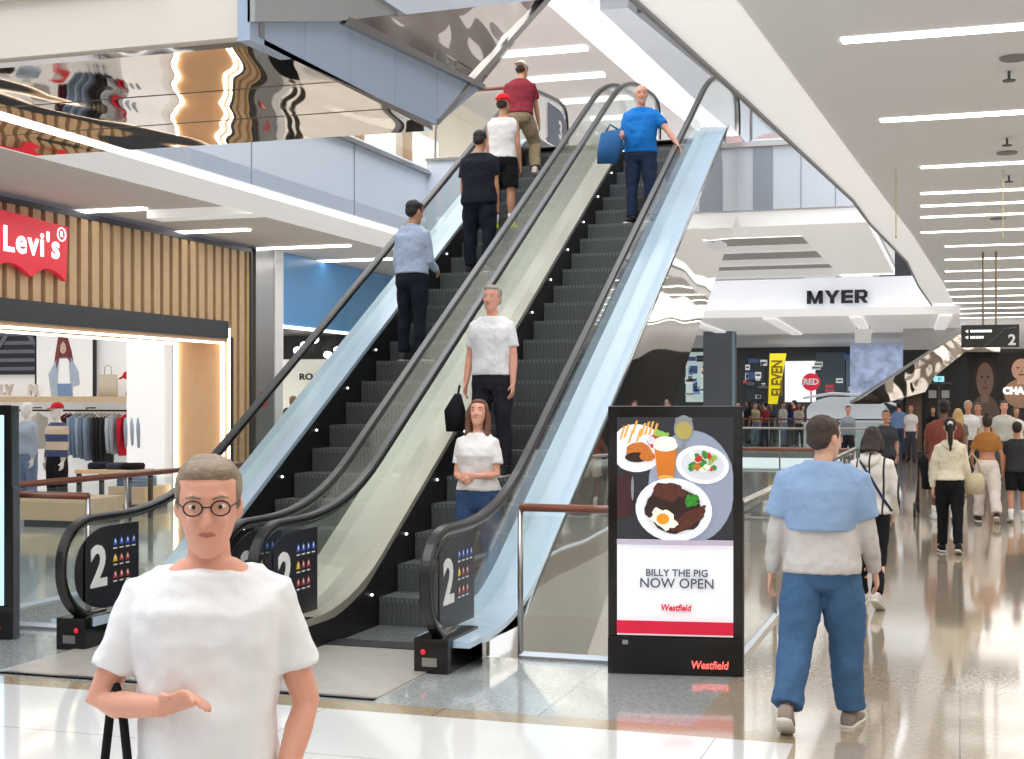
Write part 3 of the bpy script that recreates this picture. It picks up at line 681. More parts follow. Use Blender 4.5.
        for k in range(14):
            y = 10.5+k*.75; Lb.ell((sd*.500, y, zn(y)+.13), (.012, .016, .012), 8, 5)
        off(Lb).build('skirt_light', mat('tiny_led', (1, 1, .95), emit=3), root)
    # truss
    tr = MB(); trp = [(9.0, -.01), (9.0, -.9), (11.6, -.9), (21.2, 4.67), (23, 4.67), (23, L2-.02), (20.2, L2-.02), (10.2, -.10)]
    tr.prism_x([(9.9, -.35), (9.9, -.9), (11.3, -1.0), (21.1, 4.60), (22.4, 4.60), (22.4, L2-.05), (20.4, L2-.05), (10.4, -.32)], -.74, .74, 0)
    off(tr).build('truss_casing', BLACKM, root)
    return root
e1 = escalator(-5.72, 'left escalator of the pair, climbing behind the foreground walker', 'twin escalators', -1)
e2 = escalator(-4.12, 'right escalator of the pair, beside the digital kiosk', 'twin escalators', 1)
# mirror cladding on the outer side of the right-hand truss
cl = MB(); cl.prism_x([(9.25, -.35), (9.25, .17), (10.1, .17), (20.15, L2+.13), (21.3, L2+.13), (21.3, 4.6), (20.76, 4.6), (11.0, -1.0), (9.25, -1.0)], -3.22, -3.19)
o = cl.build('cladding_panel', MIRROR2, None); o.name = 'cladding_panel'; o.parent = e2; o.location = (4.12, -9.3, 0)
cl = MB(); cl.prism_x([(9.25, -.35), (9.25, .17), (10.1, .17), (20.15, L2+.13), (20.8, L2+.13), (20.8, 4.6), (11.0, -1.0), (9.25, -1.0)], -6.65, -6.62)
o = cl.build('cladding_panel', DECKB, None); o.parent = e1; o.location = (5.72, -9.3, 0)

# ---- balustrades round the lower void
balustrade('glass_balustrade', [(-3.06, 9.64), (-1.62, 9.64)], 1.1, 'glass balustrade with brown timber rail between escalator and kiosk', WOODR, 0, 1.44)
balustrade('glass_balustrade', [(-1.53, 9.72), (-1.53, 21.6)], 1.12, 'glass balustrade running along the right walkway edge', STEEL, 0, 2.3)
balustrade('glass_balustrade', [(-9.6, 9.64), (-6.75, 9.64)], 1.1, 'glass balustrade with brown rail left of the escalator base', WOODR, 0, 1.45)
balustrade('glass_balustrade', [(-8.04, 9.75), (-8.04, 21.6)], 1.12, 'long left balustrade with brown timber rail facing the clothing store', WOODR, 0, 2.3)
balustrade('glass_balustrade', [(-7.9, 21.75), (-1.6, 21.75)], 1.1, 'far end balustrade with brown rail beyond the kiosk', WOODR, 0, 2.1)
balustrade('glass_balustrade', [(-11.5, 36.85), (-2.2, 36.85)], 1.1, 'distant steel railed glass balustrade before the second void', STEEL, 0, 2.3)
balustrade('glass_balustrade', [(-11.5, 52.6), (-2.2, 52.6)], 1.1, 'farthest glass balustrade with brown rail before the crowd', WOODR, 0, 2.3)
balustrade('glass_balustrade', [(-2.2, 37.0), (-2.2, 52.4)], 1.1, 'distant glass balustrade along the walkway beside the second void', STEEL, 0, 2.6)

# ---- linear ceiling lights over the walkway
k = 0
YS = [1.5, 4.4, 7.2, P(842, 40, Z=CZ)[1], P(881, 120, Z=CZ)[1], P(860, 170, Z=CZ)[1], 18.3, 19.5, 20.7, 22.6, 24.8]+[27.2+2.5*i for i in range(14)]
for y in YS:
    ex = [a for a in E1 if a[1] <= y][-1]; x0 = -.95 if y < 9 else P(842, 40, Z=CZ)[0] if y < 11 else P(881, 120, Z=CZ)[0] if y < 14 else (gx(860, 15.9) if y < 16 else gx(921, y) if y < 24 else gx(945, y))
    q = MB(); h = .075 if y < 16 else .06; q.box(x0, 7.2 if y > 12 else 6.5, y-h, y+h, CZ-.012, CZ+.01)
    o = q.build('ceiling_light', LED); tag(o, 'recessed linear ceiling light over the right walkway', 'light', 'walkway ceiling light strips')
for (u0, v0, u1, v1, n_) in ((0, 216, 145, 209, 'nearest the red sign'), (130, 235, 255, 231.5, 'above the slatted fascia'), (238, 250, 350, 246, 'above the steel column'), (310, 262, 440, 257, 'beside the left escalator')):
    a = P(u0, v0, Z=CZ+.1); b = P(u1, v1, Z=CZ+.1); q = MB(); q.box(a[0], b[0], a[1]-.07, a[1]+.07, CZ+.09, CZ+.12)
    o = q.build('ceiling_light', LED); tag(o, 'linear light in the left gallery ceiling '+n_, 'light')
# sprinklers / downlight grilles
spr = [(1009, 75), (1007, 141), (1009, 178)]
for i, (u, v) in enumerate(spr):
    p = P(u, v, Z=CZ-.03); q = MB(); q.tube([(0, 0, .05), (0, 0, -.04)], .012, 8); q.loft([(V((0, 0, -.04)), V((.05, 0, 0)), V((0, .05, 0))), (V((0, 0, -.05)), V((.05, 0, 0)), V((0, .05, 0)))], 10)
    o = q.build('sprinkler', DGREY); o.location = p; tag(o, 'small dark sprinkler head hanging from the walkway ceiling', 'sprinkler', 'walkway sprinklers')
for i, (u, v) in enumerate(((1014, 57), (1007, 152), (998, 218))):
    p = P(u, v, Z=CZ); q = MB(); q.loft([(V((0, 0, -.004)), V((.11, 0, 0)), V((0, .11, 0))), (V((0, 0, -.02)), V((.10, 0, 0)), V((0, .10, 0))), (V((0, 0, -.022)), V((.02, 0, 0)), V((0, .02, 0)))], 20)
    o = q.build('ceiling_speaker', S('grille_grey', 130, 130, 130)); o.location = p; tag(o, 'round grey speaker grille in the walkway ceiling', 'speaker', 'ceiling speaker grilles')

# ---- white bridge with store lettering
Br = MB(); x0, x1 = gx(712, 40), gx(930, 40)
Br.prism_y([(x0-.6, 5.3), (x1, 5.3), (x1, 4.42), (x0+.3, 4.42), (x0-.6, 4.8)], 40, 50, 0); Br.box(-12, 0, 39.6, 60, 4.2, 4.42, 1)
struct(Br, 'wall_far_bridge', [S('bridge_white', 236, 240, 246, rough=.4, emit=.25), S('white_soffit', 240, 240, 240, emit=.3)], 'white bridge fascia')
lt = MB(); p0 = P(807, 297.5, Y=39.9); h = .37; k = .115
def lp(x, pts): lt.prism_y([(x+a, b) for a, b in pts], -.06, .04)
lp(0, [(0, 0), (0, h), (k, h), (k, 0)]); lp(0, [(.33, 0), (.33, h), (.445, h), (.445, 0)]); lp(0, [(.03, h), (k, h), (.2225, .12), (.33, h), (.415, h), (.26, 0), (.185, 0)])
x = .49; lp(x, [(0, h), (.125, h), (.21, .22), (.295, h), (.42, h), (.268, .14), (.268, 0), (.152, 0), (.152, .14)])
x = .95; lp(x, [(0, 0), (0, h), (k, h), (k, 0)])
for z in (0, h/2-.04, h-.08): lp(x, [(k, z), (k, z+.08), (.32, z+.08), (.32, z)])
x = 1.32; lp(x, [(0, 0), (0, h), (k, h), (k, 0)]); lp(x, [(k, h-.075), (k, h), (.27, h), (.35, h-.06), (.35, .19), (.27, .12), (k, .12), (k, .19), (.23, .19), (.25, .21), (.25, h-.09), (.23, h-.075)]); lp(x, [(.15, .13), (.26, .13), (.37, 0), (.245, 0)])
my = lt.build('store_lettering', S('letter_black', 18, 18, 22, rough=.4)); my.location = (p0[0], p0[1], p0[2]-h/2)
tag(my, 'black raised department store lettering on the white bridge', 'sign')
for i in range(5):
    q = MB(); x = -10.5+i*2.4; q.prism_z([(x, 50), (x+.35, 50), (x+.7, 39.7), (x+.35, 39.7)], 4.14, 4.21); 
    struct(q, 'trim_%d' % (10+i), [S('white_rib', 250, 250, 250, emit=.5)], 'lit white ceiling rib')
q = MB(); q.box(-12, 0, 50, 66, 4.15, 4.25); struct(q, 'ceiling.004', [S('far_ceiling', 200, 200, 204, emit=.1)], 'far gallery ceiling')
dn = MB(); dn.box(-.25, .25, -.05, .05, -.22, .22, 0); dn.tube([(-.2, 0, .2), (-.2, 0, .55)], .02, 6, 1); dn.tube([(.2, 0, .2), (.2, 0, .55)], .02, 6, 1)
o = dn.build('hanging_sign', [S('pale_sign', 214, 214, 212, emit=.3), STEEL]); o.location = P(863, 336, Y=45); tag(o, 'small pale hanging box sign below the white bridge', 'sign')

# ---- right side of the walkway (outside the frame, seen in the mirror cladding) and behind the camera
RW = MB(); RW.box(9, 9.2, -12, 80, 0, CZ, 0)
struct(RW, 'wall_right', [S('right_wall', 196, 176, 150, rough=.5, noise=(.5, .15))], 'right hand shop wall')
for i in range(9):
    q = MB(); y = -2+i*5.2; q.box(8.9, 9.0, y, y+3.6, .2, 3.2); struct(q, 'window_%d' % (20+i), [mat(('shop_glow_a', 'shop_glow_b', 'shop_glow_c')[i % 3], ((.95, .9, .82), (.85, .9, 1), (.12, .12, .14))[i % 3], emit=.8 if i % 3 < 2 else 0, noise=(1.5, .5))], 'right hand shop window')
BW = MB(); BW.box(-30, 9, -12.2, -12, 0, 10); struct(BW, 'wall_back', [S('back_wall', 205, 196, 186, rough=.5, noise=(.5, .2))], 'wall behind the viewer')
q = MB(); q.box(-8, -1, -12, -11.9, .3, 3.4); q.box(1, 7, -12, -11.9, .3, 3.4); struct(q, 'window_30', [mat('back_glow', (.9, .88, .85), emit=.8, noise=(1, .5))], 'shop windows behind the viewer')

# ================================================================== clothing store on the left
SX = -12.0
st = empty('storefront', (SX, 18, 0), 'oak slatted clothing storefront with black lintel and lit portal', 'shopfront')
def loc(mb): mb.v = [(x-SX, y-18, z) for x, y, z in mb.v]; return mb
q = MB(); q.box(SX-.25, SX-.1, 11.8, 21.9, 3.25, CZ+.1, 0); q.box(SX-.25, SX-.1, 21.2, 21.9, 0, CZ+.1, 0)
y = 11.83
while y < 21.85:
    z0 = 3.22 if y < 21.15 else 0
    q.box(SX-.1, SX, y, y+.17, z0, CZ-.02, 1); y += .27
loc(q).build('slatted_fascia', [S('slat_gap_painted_light', 140, 142, 176, rough=.6, emit=.12), OAK], st)  # backing tinted and glowing to paint the bluish light in the slat gaps
q = MB(); q.box(SX-.3, SX+.03, 11.8, 21.12, 2.92, 3.22, 0); q.box(SX-.3, SX+.03, 21.9, 21.98, 0, CZ, 0); q.box(SX-.3, SX+.01, 11.8, 21.98, CZ-.02, CZ+.06, 0)
loc(q).build('lintel', DGREY if False else S('lintel_black', 48, 52, 58, rough=.4), st)
q = MB(); q.box(SX-.95, SX, 21.05, 21.15, 0, 2.95, 0); q.box(SX-.95, SX, 11.8, 21.1, 2.86, 2.92, 0)
loc(q).build('portal', [S('portal_oak', 224, 184, 144, rough=.45, noise=(4, .08))], st)
q = MB(); q.box(SX-.98, SX-.93, 21.0, 21.06, 0, 2.86); q.box(SX-.06, SX-.01, 21.0, 21.06, 0, 2.86); q.box(SX-.12, SX-.06, 11.8, 21, 2.83, 2.86); q.box(SX-.98, SX-.92, 11.8, 21, 2.83, 2.86); q.box(SX+.0, SX+.03, 21.13, 21.17, 0, 3.1)
loc(q).build('light_strip', LEDW, st)
q = MB(); q.box(SX-1.06, SX-.98, 21.1, 21.3, 0, 3.6); q.box(SX-.02, SX+.02, 21.18, 21.30, 0, 2.95); loc(q).build('dark_reveal', BLACKM, st)
# batwing sign
p0, p1 = gy(-14, SX+.12), gy(68, SX+.12)
sg = empty('shop_sign', (SX+.1, (p0+p1)/2, 3.95), 'red batwing shaped illuminated sign with white lettering on the slats', 'sign')
W_ = (p1-p0)/2
q = MB(); sp = [(-W_, .42), (W_, .34), (W_*.93, -.42)]
for i in range(1, 9): t = i/8; sp.append((W_*.93*(1-t)+W_*.05*t, -.42+.14*math.sin(PI*t)))
for i in range(1, 9): t = i/8; sp.append((W_*.05*(1-t)-W_*.93*t, -.42+.14*math.sin(PI*t)+.02*t))
sp.append((-W_*.95, -.35))
q.prism_x(sp, -.05, .03); q.build('sign_panel', RED, sg)
text('lettering', "Levi's", .46, WHT_E, sg, (.04, .04, .02), (PI/2, 0, PI/2), bold=.012, sx=1.05, space=1.12)
text('lettering', "R", .11, WHT_E, sg, (.04, W_*.80, .22), (PI/2, 0, PI/2), bold=.003)
q = MB(); q.tube([(.04, W_*.80+.09*math.cos(2*PI*i/16), .22+.09*math.sin(2*PI*i/16)) for i in range(17)], .01, 6); q.build('ring', WHT_E, sg)
# interior
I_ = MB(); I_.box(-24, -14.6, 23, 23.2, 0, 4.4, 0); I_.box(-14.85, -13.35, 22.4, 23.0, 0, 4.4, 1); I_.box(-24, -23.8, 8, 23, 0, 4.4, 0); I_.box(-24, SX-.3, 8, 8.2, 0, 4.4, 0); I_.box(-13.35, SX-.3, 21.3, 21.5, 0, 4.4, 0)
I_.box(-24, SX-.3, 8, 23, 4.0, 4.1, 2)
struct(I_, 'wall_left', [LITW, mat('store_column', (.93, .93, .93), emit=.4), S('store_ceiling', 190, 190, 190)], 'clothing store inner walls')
YB = 22.95
def at(u, v, Y): return V(P(u, v, Y=Y))
# framed portrait
a = at(38, 400, YB); b = at(98, 331, YB)
fr = empty('framed_picture', ((a.x+b.x)/2, YB-.08, a.z), 'large black framed portrait of a long haired woman in denim jacket', 'picture')
w2 = (b.x-a.x)/2; hh = b.z-a.z
q = MB(); q.box(-w2, w2, -.02, .04, 0, hh, 0); q.build('frame', BLACKM, fr)
q = MB(); q.box(-w2+.05, w2-.05, -.03, -.02, .04, hh-.06, 0)
def blob(q, cx, cz, rx, rz, mi, yy, n=16): q.prism_y([(cx+rx*math.cos(2*PI*i/n), cz+rz*math.sin(2*PI*i/n)) for i in range(n)], yy, yy+.004, mi)
q.prism_y([(-.14, 1.22), (-.02, 1.30), (.08, 1.22), (.17, .95), (.22, .70), (.12, .66), (-.02, .75), (-.12, .5), (-.26, .52), (-.2, .9)], -.036, -.032, 1)
q.prism_y([(-.30, .1), (-.36, .5), (-.16, .82), (.16, .82), (.33, .55), (.36, .3), (.2, .25), (.2, .05), (-.24, .02)], -.038, -.034, 2)
q.prism_y([(-.1, .8), (.1, .8), (.14, .3), (-.14, .3)], -.041, -.037, 3); q.prism_y([(-.16, .32), (.16, .32), (.2, .05), (-.14, .05)], -.042, -.038, 4)
blob(q, -.02, 1.02, .075, .12, 5, -.044); blob(q, -.045, 1.04, .012, .008, 1, -.047, 8); blob(q, .01, 1.04, .012, .008, 1, -.047, 8); blob(q, -.015, .965, .02, .007, 1, -.047, 8)
q.prism_y([(-.1, 1.16), (.0, 1.26), (.06, 1.14), (.12, .9), (.17, .72), (.09, .8), (.04, 1.08), (-.02, 1.14), (-.08, 1.06), (-.09, .85), (-.18, .6), (-.16, .9)], -.049, -.045, 1)
q.build('portrait', [LITW, S('auburn', 140, 70, 66), S('denim_pale', 196, 212, 234, noise=(12, .15)), LITW, S('denim_mid', 140, 168, 214), S('face_pale', 240, 205, 190)], fr)
# patchwork wall hanging
a = at(-40, 375, YB); b = at(47, 306, YB)
wh = MB(); wh.box(a.x, b.x, YB-.05, YB, a.z, b.z, 0)
for i in range(6):
    z = a.z+.08+i*.17; wh.box(a.x, b.x, YB-.06, YB-.05, z, z+.07, 1)
cx = P(20, 340, Y=YB)[0]; cz = P(20, 340, Y=YB)[2]
for dx in (0, .22): wh.bar((cx-.5-dx, YB-.07, cz-.2), (cx, YB-.07, cz+.42+dx*.6), .02, .09, 1); wh.bar((cx+.5+dx, YB-.07, cz-.2), (cx, YB-.07, cz+.42+dx*.6), .02, .09, 1)
o = wh.build('wall_hanging', [S('dark_denim', 44, 46, 62, noise=(20, .2)), S('grey_denim', 122, 124, 138, noise=(20, .2))]); tag(o, 'dark denim patchwork hanging with grey stripes on the store back wall', 'wall hanging')
# shelf, rail
a = at(-60, 404, YB); b = at(149, 394, YB)
q = MB(); q.box(a.x, b.x, YB-.45, YB, 1.82, 1.93); o = q.build('wall_shelf', [OAKL]); tag(o, 'long pale oak wall shelf above the clothes rail', 'shelf')
hr = empty('clothes_rail', (a.x, YB-.3, 1.66), 'black clothes rail under the oak shelf', 'clothes rail')
q = MB(); q.tube([(0, 0, 0), (b.x-a.x, 0, 0)], .018, 8); q.build('rail', BLACKM, hr)
for u in (0, 42, 96, 140):
    x = gx(u, YB)-a.x; q = MB(); q.tube([(x, .28, .05), (x, 0, .05), (x, 0, 0)], .015, 6); q.build('bracket', BLACKM, hr)
def garment(u, colr, ln, label, pants=False, wid=.24):
    x = gx(u, YB-.3); rt = empty('hanging_garment', (x, YB-.3, 1.66), label, 'clothing', R(random.uniform(-2, 2)))
    q = MB(); q.tube([(0, 0, 0), (0, -.0, -.05), (0, -wid*.8, -.13)], .008, 6); q.tube([(0, 0, -.05), (0, wid*.8, -.13)], .012, 6); q.build('hanger', OAKL, rt)
    q = MB(); m = cloth(*colr)
    if pants:
        q.loft([(V((0, 0, -.12)), V((.03, 0, 0)), V((0, wid*.7, 0))), (V((0, 0, -.5)), V((.032, 0, 0)), V((0, wid*.75, 0))), (V((0, 0, -ln)), V((.028, 0, 0)), V((0, wid*.62, 0)))], 12)
    else:
        q.loft([(V((0, 0, -.07)), V((.03, 0, 0)), V((0, .06, 0))), (V((0, 0, -.13)), V((.045, 0, 0)), V((0, wid*.85, 0))), (V((0, 0, -.3)), V((.05, 0, 0)), V((0, wid, 0))), (V((0, 0, -ln)), V((.045, 0, 0)), V((0, wid*.95, 0)))], 14)
        for sd in (1, -1): q.tube([(0, sd*wid*.85, -.14), (.01, sd*wid*1.0, -.35), (.02, sd*wid*.95, -ln+.05)], [.05, .045, .035], 10)
    q.build('fabric', m, rt, smooth=True); return rt
gs = [(38, (225, 222, 215), .75, 'white'), (66, (96, 34, 48), .72, 'burgundy'), (70, (80, 30, 44), .74, 'dark wine'), (76, (150, 168, 190), .85, 'pale denim'), (80, (120, 142, 170), .9, 'mid denim'), (84, (165, 180, 200), .88, 'washed denim'), (88, (110, 128, 150), .92, 'slate denim'), (92, (140, 156, 176), .95, 'dusty blue'),
      (97, (66, 66, 68), .98, 'charcoal'), (101, (54, 54, 58), 1.0, 'near black'), (105, (74, 72, 72), .96, 'dark grey'), (109, (48, 48, 52), 1.0, 'black denim'), (114, (196, 204, 212), .8, 'light grey'), (118, (170, 180, 190), .82, 'silver grey'), (126, (214, 40, 60), .85, 'red and white'), (133, (178, 190, 206), .72, 'ice blue'), (139, (190, 200, 214), .7, 'pale blue'), (145, (172, 184, 200), .74, 'soft blue')]
for i, (u, c_, ln, nm) in enumerate(gs):
    m = garment(u, c_, ln, nm+' garment hanging on the store clothes rail', pants=97 <= u <= 109)
    if u == 126: m.children[1].data.materials[0] = stripe_mat('red_white_check', srgb(214, 30, 56), srgb(245, 240, 238), 'Z', 1.6, .5)
# things on the shelf
def tote(u, label, cat='bag'):
    p = at(u, 394, YB-.25); q = MB(); rt = empty('tote_bag', (p.x, YB-.25, 1.93), label, cat)
    q.loft([(V((0, 0, 0)), V((.2, 0, 0)), V((0, .06, 0))), (V((0, 0, .2)), V((.215, 0, 0)), V((0, .05, 0))), (V((0, 0, .42)), V((.2, 0, 0)), V((0, .02, 0)))], 16, power=.6); q.build('bag_body', cloth(226, 214, 196), rt, smooth=True)
    q = MB(); q.tube([(-.08, 0, .4), (-.07, 0, .56), (0, 0, .6), (.07, 0, .56), (.08, 0, .4)], .012, 6); q.build('handle', cloth(216, 204, 186), rt, smooth=True)
tote(108, 'cream canvas tote bag standing on the oak shelf')
p = at(129, 394, YB-.25); hs_ = empty('cap_stand', (p.x, YB-.25, 1.93), 'small wire stand on the oak shelf holding a red cap', 'stand')
q = MB(); q.tube([(0, 0, .35), (-.07, 0, 0)], .008, 6); q.tube([(0, 0, .35), (.07, 0, 0)], .008, 6); q.tube([(0, 0, .35), (0, .08, 0)], .008, 6); q.build('wire_frame', BLACKM, hs_)
q = MB(); q.ell((0, 0, .40), (.12, .11, .09), 14, 8); q.loft([(V((-.08, -.02, .39)), V((0, .08, 0)), V((0, 0, .01))), (V((-.19, -.03, .33)), V((0, .06, 0)), V((0, 0, .008)))], 10)
o = q.build('red_cap', cloth(220, 36, 44), smooth=True); o.location = (p.x, YB-.25, 1.93); tag(o, 'red baseball cap resting on the wire stand', 'cap')
for i, (u, ch, c_) in enumerate(((2, 'L', (238, 230, 222)), (9, 'V', (230, 220, 210)), (33, 'N', (240, 232, 224)))):
    o = text('shelf_letter', ch, .26, cloth(*c_), None, (gx(u, YB-.2), YB-.2, 2.05), (PI/2, 0, 0), bold=.02, ext=.02); tag(o, 'small pale block ornament, number %s from the left on the shelf' % ('one', 'two', 'three')[i], 'ornament')
# track spots
for i, u in enumerate((8, 22, 53)):
    p = at(u, 318, 21.5); q = MB(); q.tube([(0, 0, .12), (0, 0, 0)], .014, 6); q.tube([(0, 0, .02), (.03, -.02, -.14)], .05, 10)
    o = q.build('track_spotlight', WHITE, smooth=True); o.location = (p.x, 21.5, p.z); tag(o, 'white track spotlight '+('furthest left', 'in the middle', 'nearest the portrait')[i]+' in the clothing store', 'light')
# mannequins
make_person('white mannequin in red cap, navy and cream striped sweater and black trousers', (gx(57, 19), 19, 0), 165, 1.80, 'm', 'white', .02, top=('shirt', stripe_mat('breton', srgb(60, 76, 120), srgb(214, 196, 176), 'Z', 1.25, .45)), bot=('trousers', (30, 30, 34), 1.25), cap=((215, 48, 60), 'front'), hair=('bald', (200, 200, 200)), face_on=False, shoe=(220, 220, 220), name='mannequin', cat='mannequin')
make_person('white mannequin in pale denim shirt and jeans left of the striped one', (gx(27, 19.4), 19.4, 0), 170, 1.82, 'f', 'white', .02, top=('shirt', (176, 192, 212)), bot=('trousers', (120, 140, 172), 1.1), hair=('bald', (230, 230, 230)), face_on=False, shoe=(230, 230, 230), name='mannequin', cat='mannequin')
make_person('white mannequin in dark top and light jeans at the store edge', (gx(5, 18.6), 18.6, 0), 150, 1.76, 'f', 'white', .02, top=('tee', (50, 50, 56)), bot=('trousers', (150, 172, 200), 1.1), hair=('bald', (230, 230, 230)), face_on=False, shoe=(230, 230, 230), name='mannequin', cat='mannequin')
# display plinth + folded jeans
def plinth(u0, u1, Y, h, label, dep=1.0):
    x0, x1 = gx(u0, Y), gx(u1, Y); r_ = empty('display_plinth', ((x0+x1)/2, Y+dep/2, 0), label, 'display plinth'); w = (x1-x0)/2
    q = MB(); q.box(-w+.04, w-.04, -dep/2+.04, dep/2-.04, 0, .1); q.build('kick_base', BLACKM, r_)
    q = MB(); q.box(-w, w, -dep/2, dep/2, .1, h); q.build('plinth_body', OAKL, r_, bevel=.01)
    return x0, x1
plinth(20, 84, 17.2, .42, 'low oak display plinth behind the balustrade in the store')
plinth(108, 145, 20.2, .40, 'small oak plinth with folded jeans beside the white column', .8)
x0, x1 = gx(108, 20.2), gx(145, 20.2)
for i, (fx, c_, nm) in enumerate(((.3, (92, 116, 150), 'mid blue'), (.72, (130, 152, 182), 'light blue'))):
    for j in range(3):
        q = MB(); q.loft([(V((0, 0, 0)), V((.15, 0, 0)), V((0, .2, 0))), (V((0, 0, .028)), V((.16, 0, 0)), V((0, .21, 0))), (V((0, 0, .055)), V((.15, 0, 0)), V((0, .2, 0)))], 16, power=.5)
        o = q.build('folded_jeans', cloth(*c_), smooth=True); o.location = (x0+(x1-x0)*fx, 20.5, .40+j*.056); tag(o, '%s folded jeans, %s of its stack on the oak plinth' % (nm, ('bottom', 'middle', 'top')[j]), 'jeans')
bt = empty('display_table', (gx(100, 18.4), 18.8, 0), 'dark display table with folded clothes near the store entrance', 'table')
q = MB(); q.box(-.5, .5, -.35, .35, .72, .78); q.build('tabletop', OAKL, bt)
for sx_, sy in ((-1, -1), (-1, 1), (1, -1), (1, 1)): q = MB(); q.box(sx_*.45-.03, sx_*.45+.03, sy*.3-.03, sy*.3+.03, 0, .72); q.build('leg', BLACKM, bt)
for i, (dx, c_, nm) in enumerate(((-.28, (34, 36, 52), 'navy'), (.05, (60, 66, 84), 'slate'), (.33, (26, 26, 30), 'black'))):
    q = MB(); q.loft([(V((0, 0, 0)), V((.13, 0, 0)), V((0, .18, 0))), (V((0, 0, .06)), V((.14, 0, 0)), V((0, .19, 0))), (V((0, 0, .1)), V((.12, 0, 0)), V((0, .17, 0)))], 16, power=.5)
    o = q.build('folded_sweater', cloth(*c_), smooth=True); o.location = (gx(100, 18.4)+dx, 18.8, .78); tag(o, nm+' folded sweater on the dark display table', 'sweater')

# ---- steel column and second store
q = MB(); q.box(-12.35, -11.95, 22.05, 22.75, 0, CZ+.1, 0); q.box(-12.3, -11.93, 22.75, 23.05, 0, CZ+.1, 1)
struct(q, 'wall_column', [S('column_steel', 176, 176, 176, rough=.25, metal=.8), WHITE], 'steel clad column between stores')
q = MB(); q.box(-11.95, -11.93, 22.22, 22.42, 1.75, 2.02, 0); q.box(-11.93, -11.925, 22.26, 22.38, 1.9, 1.97, 1); q.box(-11.93, -11.925, 22.3, 22.34, 1.8, 1.88, 1)
o = q.build('fire_notice', [S('notice_red', 190, 40, 44), WHITE]); tag(o, 'small red fire safety notice on the steel column', 'sign')
r2 = empty('storefront', (-12, 27, 0), 'blue banded storefront behind the left escalator with dark track ceiling', 'shopfront')
def loc2(mb): mb.v = [(x+12, y-27, z) for x, y, z in mb.v]; return mb
q = MB(); q.box(-12.15, -12, 23.1, 40, 3.25, CZ+.1, 0); loc2(q).build('sign_band', S('band_blue', 84, 146, 200, rough=.3, noise=(.5, .15), emit=.12), r2)
q = MB(); q.box(-12.02, -11.97, 23.1, 40, 3.2, 3.26, 0); q.box(-12.02, -11.97, 23.08, 23.13, 0, CZ+.1, 0); loc2(q).build('light_strip', LEDS, r2)
q = MB(); q.box(-18, -12.2, 34, 34.2, 0, 3.2, 0); q.box(-18.2, -18, 23.1, 34, 0, 3.2, 0); q.box(-18, -12.3, 23.05, 23.1, 0, 3.2, 0); q.box(-18, -12.2, 23.1, 34, 3.55, 3.6, 1)
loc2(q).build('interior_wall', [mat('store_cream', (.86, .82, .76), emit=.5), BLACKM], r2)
a = P(313, 377, Y=33.9)
q = MB(); q.box(-18, -12.3, 33.8, 33.95, 2.95, 3.55); loc2(q).build('ceiling_grid', S('grid_black', 40, 40, 42), r2)
k = 0
for yy in (26, 29, 32):
    for i in range(6):
        x = -17+i*.85; q = MB(); q.ell((x+12, yy-27, 3.0+.12*(i % 2)), (.11, .11, .09), 10, 6); q.build('globe_light', LED, r2)
o = text('lettering', 'ROAD', .24, BLACKM, None, P(313, 377, Y=33.78), (PI/2, 0, 0), bold=.006, ext=.02, sx=1.2); tag(o, 'small black wall lettering inside the blue banded store', 'sign')
make_person('dark grey display mannequin inside the blue banded store', (gx(293, 30), 30, 0), 180, 1.95, 'm', 'brown', .03, top=('tee', (60, 58, 58)), bot=('trousers', (60, 56, 54)), hair=('bald', (60, 60, 60)), face_on=False, hands=False, name='mannequin', cat='mannequin')

# ================================================================== digital kiosks
def kiosk(loc_, rz, label, poster):
    rt = empty('digital_kiosk', loc_, label, 'digital kiosk', rz)
    q = MB(); q.box(-.455, .455, 0, .13, 0, 1.84, 0); q.box(-.46, .46, -.012, .005, .0, .26, 0); q.box(-.458, .458, -.008, .005, .26, 1.845, 0); q.box(.44, .47, .02, .11, 0, 1.2, 1)
    q.build('cabinet', [BLACK, DGREY], rt, bevel=.006)
    W_, z0, z1 = .395, .27, 1.765
    q = MB(); q.box(-W_, W_, -.014, -.008, z0, z1, 0)
    sc = q.build('screen', [mat('screen_white', (.85, .86, .90), emit=.4) if poster else mat('screen_blue', (.45, .72, .95), emit=.8, noise=(2, .2))], rt)
    q = MB(); q.box(-.36, -.32, -.016, -.01, .205, .235); q.build('card_label', S('label_grey', 150, 150, 150), rt)
    ty = text('lettering', 'Westfield', .075, mat('neon_red', (1, .12, .1), emit=1.5), rt, (.235, -.02, .075), (PI/2, 0, 0), bold=.001, sx=.86, shear=.15)
    return rt, sc
K1, SCR = kiosk((-1.86, 9.36, 0), math.atan2(.15, .9), 'black digital advertising kiosk showing a food poster', True)
K2, _s = kiosk((-7.53, 9.02, 0), R(12), 'black digital advertising kiosk cut by the left edge of the frame', False)
